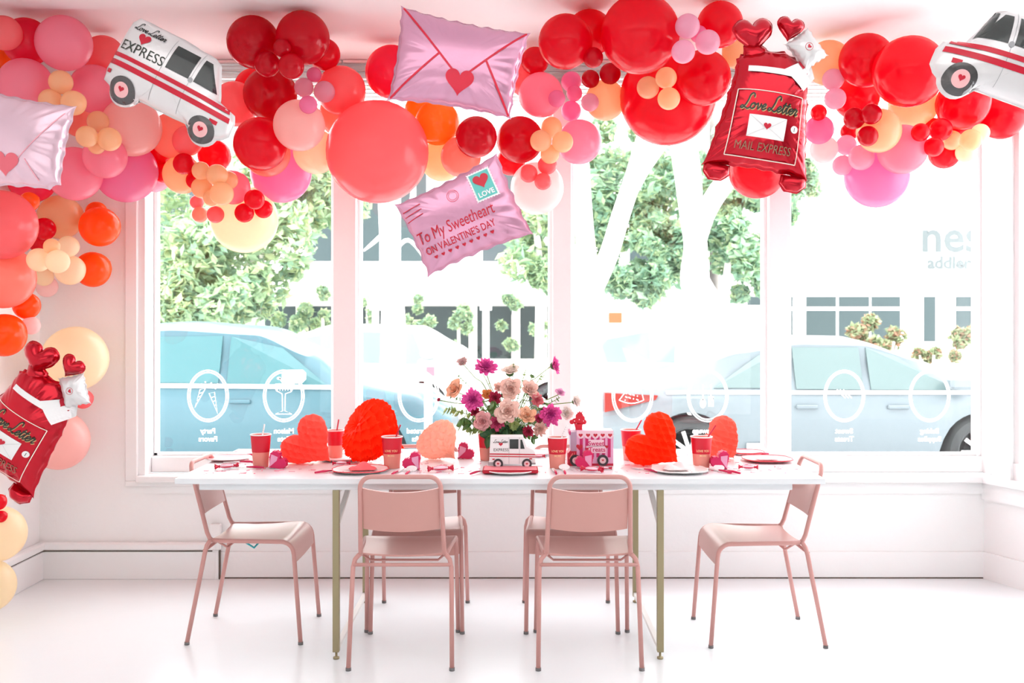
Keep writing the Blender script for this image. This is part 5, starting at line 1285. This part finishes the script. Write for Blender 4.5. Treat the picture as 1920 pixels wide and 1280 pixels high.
# wrapped sweets / bows
M_wr = mat('wrapper_red', rgb('D0103C')[:3], .35); M_wp = mat('wrapper_pale', rgb('F0D0DC')[:3], .35)
def sweet(label, px, py, rot, w=.05):
    b = T(px, py); t = thing('party_cracker', label, 'party favour', b, rot, 'wrapped party favours'); n = 24
    m = MB(); vs = []; N_ = 28
    prof = [(-1.0, .9), (-.85, .55), (-.62, .22), (-.5, .55), (-.25, .85), (0, .9), (.25, .85), (.5, .55), (.62, .22), (.85, .55), (1.0, .9)]
    for u, r in prof:
        for i in range(n):
            a = 2*math.pi*i/n; q = r*w*.30*(1+(.25*math.cos(6*a) if abs(u) > .6 else 0)); vs.append((u*w, q*math.cos(a), .27*w+q*math.sin(a)*(.9 if abs(u) < .6 else .85)))
    fs = [(i*n+k, i*n+(k+1) % n, (i+1)*n+(k+1) % n, (i+1)*n+k) for i in range(len(prof)-1) for k in range(n)]
    m.add(vs, fs); 
    m.mi = [(1 if (i//n in (0, 1, 8, 9)) or (i % n) % 6 < 2 else 0) for i in range(len(fs))]
    m.build('wrapper', [M_wp, M_wr], t, True)
    MB().tube([(-.62*w, .1*w*math.cos(a), .27*w+.1*w*math.sin(a)) for a in [i*6.283/10 for i in range(10)]], .0025, 6, closed=True).build('ribbon', M_wr, t)
    MB().tube([(.62*w, .1*w*math.cos(a), .27*w+.1*w*math.sin(a)) for a in [i*6.283/10 for i in range(10)]], .0025, 6, closed=True).build('ribbon', M_wr, t)
for px, py, rot, w, lab in ((425, 879, .5, .05, 'wrapped favour with red bow at the left end of the table'), (826, 884, .3, .055, 'red and white wrapped favour before the pale peach heart'), (1110, 885, -.5, .05, 'magenta and white wrapped favour before the treat truck'), (1135, 880, -.3, .028, 'small wrapped sweet right of the magenta heart box'), (1403, 880, -.2, .042, 'pink wrapped favour right of the rightmost heart box'), (640, 872, .2, .04, 'red wrapped favour below the coral heart'), (1010, 858, .2, .03, 'pink wrapped sweet behind the toy van')):
    sweet(lab, px, py, rot, w)
# confetti
rnd = random.Random(4); mc = MB()
for i in range(420):
    px = rnd.uniform(380, 1500); py = rnd.uniform(847, 889); b = T(px, py)
    if not (-1.38 < b.x < 1.27): continue
    a = rnd.uniform(0, 6.28); l = rnd.uniform(.004, .014); w_ = .0016
    c_, s_ = math.cos(a), math.sin(a); z = TZ+.0012
    mc.add([(b.x-l*c_+w_*s_, b.y-l*s_-w_*c_, z), (b.x+l*c_+w_*s_, b.y+l*s_-w_*c_, z), (b.x+l*c_-w_*s_, b.y+l*s_+w_*c_, z+.002), (b.x-l*c_-w_*s_, b.y-l*s_+w_*c_, z+.002)], [(0, 1, 2, 3)])
tag(mc.build('confetti', mat('confetti_pink', rgb('E86A88')[:3], .5)), 'pink paper confetti shreds scattered over the white tabletop', 'confetti', kind='stuff')
# ================================================================ FLOWERS
vb = T(955, 864)
t = thing('vase', 'dark low vase holding the flower arrangement behind the toy mail van', 'vase', vb)
MB().lathe([(.045, 0), (.06, .01), (.07, .06), (.062, .11), (.055, .125), (.051, .125), (.058, .11), (.0, .10)], 36).build('vase_body', mat('dark_green_glass', rgb('26382E')[:3], .2), t, True)
M_stem = mat('flower_stem', rgb('7C9A4A')[:3], .6); M_sep = mat('flower_sepal', rgb('4C7038')[:3], .6)
FC = {'mag': ('FA64BC', 'E040A0'), 'blush': ('FFDDD0', 'F4C0B0'), 'cream': ('FFF2E6', 'FAE2D0'), 'peach': ('FFCDAA', 'F8A880'), 'crim': ('C42850', '9C1838'), 'rasp': ('D84C78', 'B82C58'), 'coral': ('F08890', 'E06070'), 'white': ('F8EEE8', 'F0E4D8'), 'rose': ('F4B8B8', 'E89898'), 'pale': ('F2D0CC', 'E8B8B8'), 'lil': ('F0B0D4', 'E090C0'), 'org': ('F8A860', 'F08838')}
def bloom_mesh(kind, R, seed):
    rnd = random.Random(seed); m = MB()
    cfg = {'peony': (7, 13, .16), 'rose': (6, 6, .05), 'garden': (7, 7, .08), 'ranunculus': (7, 9, .02), 'loose': (3, 5, .12)}[kind]
    lay, n, ruf = cfg
    for L_ in range(lay):
        q = (L_+1)/lay
        op = {'peony': .2+.95*q**1.2, 'rose': .1+.9*q**1.8, 'garden': .1+1.15*q**1.7, 'ranunculus': .1+.95*q**1.5, 'loose': .4+.8*q}[kind]   # opening angle
        nn = max(3, int(n*(.5+.5*q)))
        for k in range(nn):
            a0 = 2*math.pi*k/nn+L_*.7+rnd.uniform(-.35, .35); ln = R*(.45+.55*q)*rnd.uniform(.84, 1.08); wd = 3.9*math.pi/nn*.5
            G = []
            for i in range(6):
                u = i/5; row = []
                for j in range(7):
                    v = j/6*2-1; aa = a0+v*wd*(math.sin(math.pi*min(u*.62+.12, 1)))
                    th = op*(u**.8)+.0; r = (ln*math.sin(min(th, 1.75))*(.35+.65*u)+R*.05*q)*(1-.40*v*v*u*u); z = ln*(u*math.cos(th*.85))-R*.15*q
                    rf = ruf*R*.5*u*u*math.sin(5*v+k+L_*2)+R*.10*u*u*(-abs(v)**2)
                    row.append(((r+rf*.6)*math.cos(aa), (r+rf*.6)*math.sin(aa), z+rf))
                G.append(row)
            m.sheet(G, .0006, 0 if q > .45 else 1)
    return m
def flower(label, px, py, r, kind, colr, dd, face=(0, -1, .35), stem=True):
    d = vb.y+dd; c = P(px, py, d); R = r*d/F*1.25; base = vb+Vector((rn2.uniform(-.035, .035), rn2.uniform(-.02, .02), .118))
    t = thing('flower', label, 'flower', c, 0, 'flowers in the arrangement')
    o, i = FC[colr]; ms = [mat('petal_'+colr, rgb(o)[:3], .6, trans=.3), mat('petal_heart_'+colr, rgb(i)[:3], .6, trans=.2)]
    fv = Vector(face).normalized(); Q = fv.to_track_quat('Z', 'Y').to_matrix().to_4x4()
    bm_ = bloom_mesh(kind, R, int(px*7+py)); bm_.xf(Q); bm_.build('petals', ms, t, True)
    MB().lathe([(0, -.25*R), (.28*R, -.18*R), (.42*R, .02*R), (.2*R, .0)], 12).xf(Q).build('sepals', M_sep, t, True)
    s0 = -fv*R*.2; e = base-c; mid = s0+(e-s0)*.5+Vector((0, .01, .03))*(1 if abs(px-955) < 50 else 2.2)-fv*.02
    pp = catmull([tuple(s0), tuple(s0+(mid-s0)*.5-fv*.01), tuple(mid), tuple(e)], 5); MB().tube(pp, .0022, 7).build('stem', M_stem, t, True)
rn2 = random.Random(3)
for a in (
 ('pale pink ranunculus on a long stem at upper left', 868, 681, 10, 'ranunculus', 'pale', 0, (-.2, -.8, .7)),
 ('magenta peony standing highest at upper left', 911, 692, 19, 'peony', 'mag', -.02, (.1, -.7, .6)),
 ('magenta peony at mid left above the green sprays', 888, 749, 19, 'peony', 'mag', -.08, (-.2, -1, .1)),
 ('loose peach rose furthest left in the arrangement', 855, 733, 18, 'loose', 'peach', 0, (-.5, -.6, .5)),
 ('cream rose at the top centre', 956, 700, 16, 'rose', 'cream', .02, (0, -.5, .9)),
 ('blush garden rose just below the cream rose', 957, 729, 19, 'garden', 'blush', -.06, (0, -1, .15)),
 ('blush rose right of the upper blush garden rose', 992, 733, 18, 'rose', 'blush', -.02, (.3, -.8, .5)),
 ('small crimson bloom left of the upper blush rose', 928, 746, 12, 'ranunculus', 'crim', -.05, (0, -1, .2)),
 ('large blush garden rose in the middle of the arrangement', 952, 771, 21, 'garden', 'blush', -.12, (0, -1, .12)),
 ('peachy blush rose at lower left', 906, 789, 17, 'garden', 'rose', -.12, (-.2, -1, .0)),
 ('raspberry bloom between the lower left rose and the central one', 931, 792, 13, 'peony', 'rasp', -.12, (0, -1, 0)),
 ('peach rose at lower right of the centre', 988, 781, 17, 'rose', 'peach', -.12, (.1, -.85, .45)),
 ('coral bloom under the blush rose at right', 1006, 749, 11, 'peony', 'coral', -.04, (.3, -1, 0)),
 ('magenta peony leaning out at lower right', 1030, 775, 19, 'peony', 'mag', -.06, (.3, -1, -.2)),
 ('magenta peony turned sideways at the upper right', 1036, 686, 14, 'peony', 'mag', 0, (.9, -.3, .2)),
 ('white ranunculus above the treat truck topper', 1061, 774, 13, 'ranunculus', 'white', -.04, (.3, -1, .1)),
 ('white bloom furthest right in the arrangement', 1077, 753, 12, 'ranunculus', 'white', .02, (.7, -.6, .3)),
 ('pinkish lilac bloom with brown centre at right', 1050, 737, 9, 'loose', 'lil', 0, (.2, -.6, .7)),
 ('red carnation at the lower right of the arrangement', 990, 808, 10, 'peony', 'crim', -.10, (.1, -1, -.1)),
 ('pink carnation at the lowest right', 1011, 803, 13, 'peony', 'blush', -.06, (.3, -1, -.2)),
 ('small red bloom under the mid left peony', 892, 772, 9, 'peony', 'crim', -.04, (-.3, -1, 0)),
 ('small coral red bloom below the magenta peony at lower right', 1009, 783, 9, 'peony', 'rasp', -.04, (.3, -1, 0)),
 ('small orange rose behind the crimson bloom', 913, 740, 10, 'rose', 'org', .0, (0, -1, .3)),
 ('small blush rose peeking over the mid left peony', 935, 729, 10, 'rose', 'blush', .03, (0, -.7, .6)),
 ('tiny crimson bud at the far left tip', 824, 750, 4, 'rose', 'crim', .02, (-.6, -.6, .5)),
 ): flower(*a)
# greenery
M_lv = [mat('bouquet_leaf', rgb('6C9A50')[:3], .5, trans=.25), mat('bouquet_leaf_light', rgb('B4CC80')[:3], .5, trans=.3), mat('bouquet_leaf_dark', rgb('3C6A40')[:3], .5, trans=.15)]
def sprig(label, px, py, n, size, dd, mi, wdt=.45, bend=.02):
    c = P(px, py, vb.y+dd); b = vb+Vector((0, 0, .11)); t = thing('leafy_sprig', label, 'greenery', b, 0, 'green sprigs in the arrangement')
    e = c-b; mid = e*.5+Vector((0, .01, bend)); pp = catmull([(0, 0, 0), tuple(mid), tuple(e)], 10); MB().tube(pp, .0018, 6).build('stem', M_stem, t, True)
    m = MB(); rnd = random.Random(int(px+py)); n = int(n*1.7)
    for i in range(n):
        u = .25+.75*(i+1)/n; k = min(len(pp)-2, int(u*(len(pp)-1))); p = Vector(pp[k]); tg = (Vector(pp[k+1])-p).normalized()
        sd = (tg.orthogonal().normalized()); sd.rotate(Quaternion(tg, rnd.uniform(0, 6.28))); dr = (sd+.6*tg+Vector((0, -.2, 0))).normalized(); up = dr.cross(tg).normalized(); s = 1.4*size*rnd.uniform(.7, 1.2)
        G = [[p+dr*s*q+up*(v*s*wdt*math.sin(math.pi*min(1, q*.95+.03)))+Vector((0, 0, -.25*s*q*q)) for v in (-1, 0, 1)] for q in (0, .2, .4, .6, .8, 1)]
        m.sheet(G, .0005, mi)
    m.build('leaves', M_lv, t, True)
for px, py, n, s, dd, mi, lab in ((858, 703, 14, .014, .02, 0, 'small toothed sprig above the loose peach rose'), (896, 682, 10, .010, .02, 1, 'yellow-green sprig left of the top magenta peony'), (963, 680, 14, .010, .02, 0, 'slim sprig above the cream rose'), (986, 692, 22, .013, .02, 1, 'spiky green sprig right of the cream rose'),
    (1018, 700, 24, .012, .0, 1, 'trailing pale green sprig below the sideways peony'), (1000, 702, 5, .030, .01, 0, 'broad-leaved twig beside the sideways peony stem'), (836, 765, 26, .022, -.02, 1, 'pale feathery spray reaching furthest left'), (865, 792, 16, .030, -.04, 0, 'green leafy branch at lower left'),
    (880, 806, 24, .020, -.04, 1, 'lacy green spray above the cup at left'), (915, 818, 7, .036, -.13, 2, 'dark leaf twig drooping beside the toy van'), (918, 760, 9, .034, -.08, 0, 'glossy leaf twig in the centre left'), (940, 735, 8, .030, .0, 2, 'dark leaf twig behind the crimson bloom'),
    (975, 806, 26, .022, -.08, 2, 'dense dark greenery over the vase, right of centre'), (945, 806, 26, .022, -.10, 2, 'dense dark greenery over the vase, left of centre'), (965, 795, 20, .020, -.09, 1, 'light green filler over the vase'), (1002, 822, 12, .022, -.06, 0, 'drooping leaf twig right of the toy van'), (1018, 790, 12, .024, -.03, 0, 'leaf twig below the lower right peony'), (900, 765, 20, .02, -.02, 1, 'fine green filler left of centre'), (845, 742, 12, .018, .02, 0, 'green sprig under the loose peach rose'), (1050, 745, 8, .016, .0, 0, 'curved green twig reaching to the white blooms')):
    sprig(lab, px, py, n, s, dd, mi)
# ================================================================ WINDOW DECALS (mirrored: they face the street)
M_dec = mat('white_vinyl_decal', (.95, .95, .95), .5, trans=.8); YD = 5.557; kk = F/YD
def decal(label, px, py, lines, icon, ty=808, faint=False):
    c = P(px, py, YD); t = thing('window_decal', label, 'window decal', c, 0, 'white decals on the window'); a = Art(); s = 1/kk
    for rx, ry in ((38, 48), (34, 44)): a.poly([(rx*s*math.cos(q/64*6.283), ry*s*math.sin(q/64*6.283)) for q in range(64)], 2.4*s, True)
    fn = lambda x, y: (x, 0, y)
    a.build('oval_ring', fn, M_dec, t)
    if lines:
        b = Art()
        for i, l in enumerate(lines): b.art(text(l, .03), 13.5*s, 0, (-(ty+4-py)-15*i)*s)
        b.v = [(-x, y) for x, y in b.v]; b.build('lettering', fn, M_dec, t)
    if icon:
        b = Art(); icon(b, s); b.build('icon', fn, M_dec, t)
def ic_popper(b, s):
    for x0, y0, x1, y1 in ((-10, 12, -25, -22), (7, 5, 18, -33)):
        b.poly([(x0*s-5*s, y0*s), (x0*s+5*s, y0*s+2*s), (x1*s, y1*s)], 1.6*s, True)
        for q in (.2, .4, .6, .8): x, y = x0+(x1-x0)*q, y0+(y1-y0)*q; b.line(((x-5*(1-q))*s, (y-1)*s), ((x+5*(1-q))*s, (y+2)*s), 1.4*s)
    for x, y in ((-12, 22), (-5, 26), (0, 20), (6, 24), (10, 18), (14, 14), (-18, 18), (18, 22)): b.fill([(x*s+1.6*s*math.cos(q), y*s+1.6*s*math.sin(q)) for q in (0, 1.2, 2.5, 3.7, 5)], 1)
def ic_glass(b, s):
    b.poly([(-16*s, 22*s), (-14*s, 10*s), (-3*s, 4*s), (-2*s, -28*s), (-16*s, -34*s), (16*s, -34*s), (2*s, -28*s), (3*s, 4*s), (14*s, 8*s), (20*s, 22*s)], 1.8*s); b.line((-16*s, 22*s), (20*s, 22*s), 2*s)
    for x in range(-12, 18, 5): b.line((x*s, 10*s), (x*s, 22*s), 1.4*s)
    b.line((-8*s, 34*s), (-1*s, 23*s), 2.4*s); b.fill([((-9+4*math.cos(q/10*6.28))*s, (33+3*math.sin(q/10*6.28))*s) for q in range(10)], 1)
def ic_slice(b, s):
    b.poly([(0, 25*s), (-25*s, -8*s)]+[(-25*s+46*s*i/8, -8*s-6*s*math.sin(math.pi*i/8)) for i in range(9)]+[(14*s, 20*s)], 1.8*s)
    for i in range(14): x = -14+(i*7.3) % 28; y = -8+(i*5.1) % 14; b.fill([(x*s+1.2*s*math.cos(q), y*s+1.6*s*math.sin(q)) for q in (0, 1.2, 2.5, 3.7, 5)], 1)
def ic_cut(b, s):
    b.fill([(-9*s+6*s*math.cos(q/14*6.28), -14*s+9*s*math.sin(q/14*6.28)) for q in range(14)], 1); b.line((-9*s, -8*s), (-9*s, 22*s), 2.2*s)
    for x in (2, 6, 10): b.line((x*s, -20*s), (x*s, -4*s), 1.8*s)
    b.quad([(1*s, -6*s), (1*s, -1*s), (11*s, -1*s), (11*s, -6*s)], 1, 1); b.line((6*s, -2*s), (6*s, 22*s), 2.2*s)
def ic_candy(b, s):
    for k in (-6, 0, 6): b.poly([((k-8)*s, 12*s), ((k)*s, 4*s), ((k+8)*s, -4*s)], 2*s)
decal('oval window decal with two party poppers, left pane', 390, 742, ['Party', 'Favors'], ic_popper)
decal('oval window decal with a stemmed dessert glass, left pane', 532, 742, ['Maison', 'Fete'], ic_glass)
decal('oval window decal half hidden behind the largest orange paper heart', 785, 742, ['Curated', 'Gifts'], None)
decal('oval window decal with a melon slice above the orange paper heart', 1186, 742, None, ic_slice)
decal('oval window decal with cutlery above the rightmost cup', 1327, 742, ['Tableware'], ic_cut)
decal('faint oval window decal with candy, right pane', 1583, 742, ['Sweet', 'Treats'], ic_candy)
decal('faint oval window decal above the car wheel, right pane', 1743, 742, ['Baking', 'Supplies'], None)
bpy.context.view_layer.update()
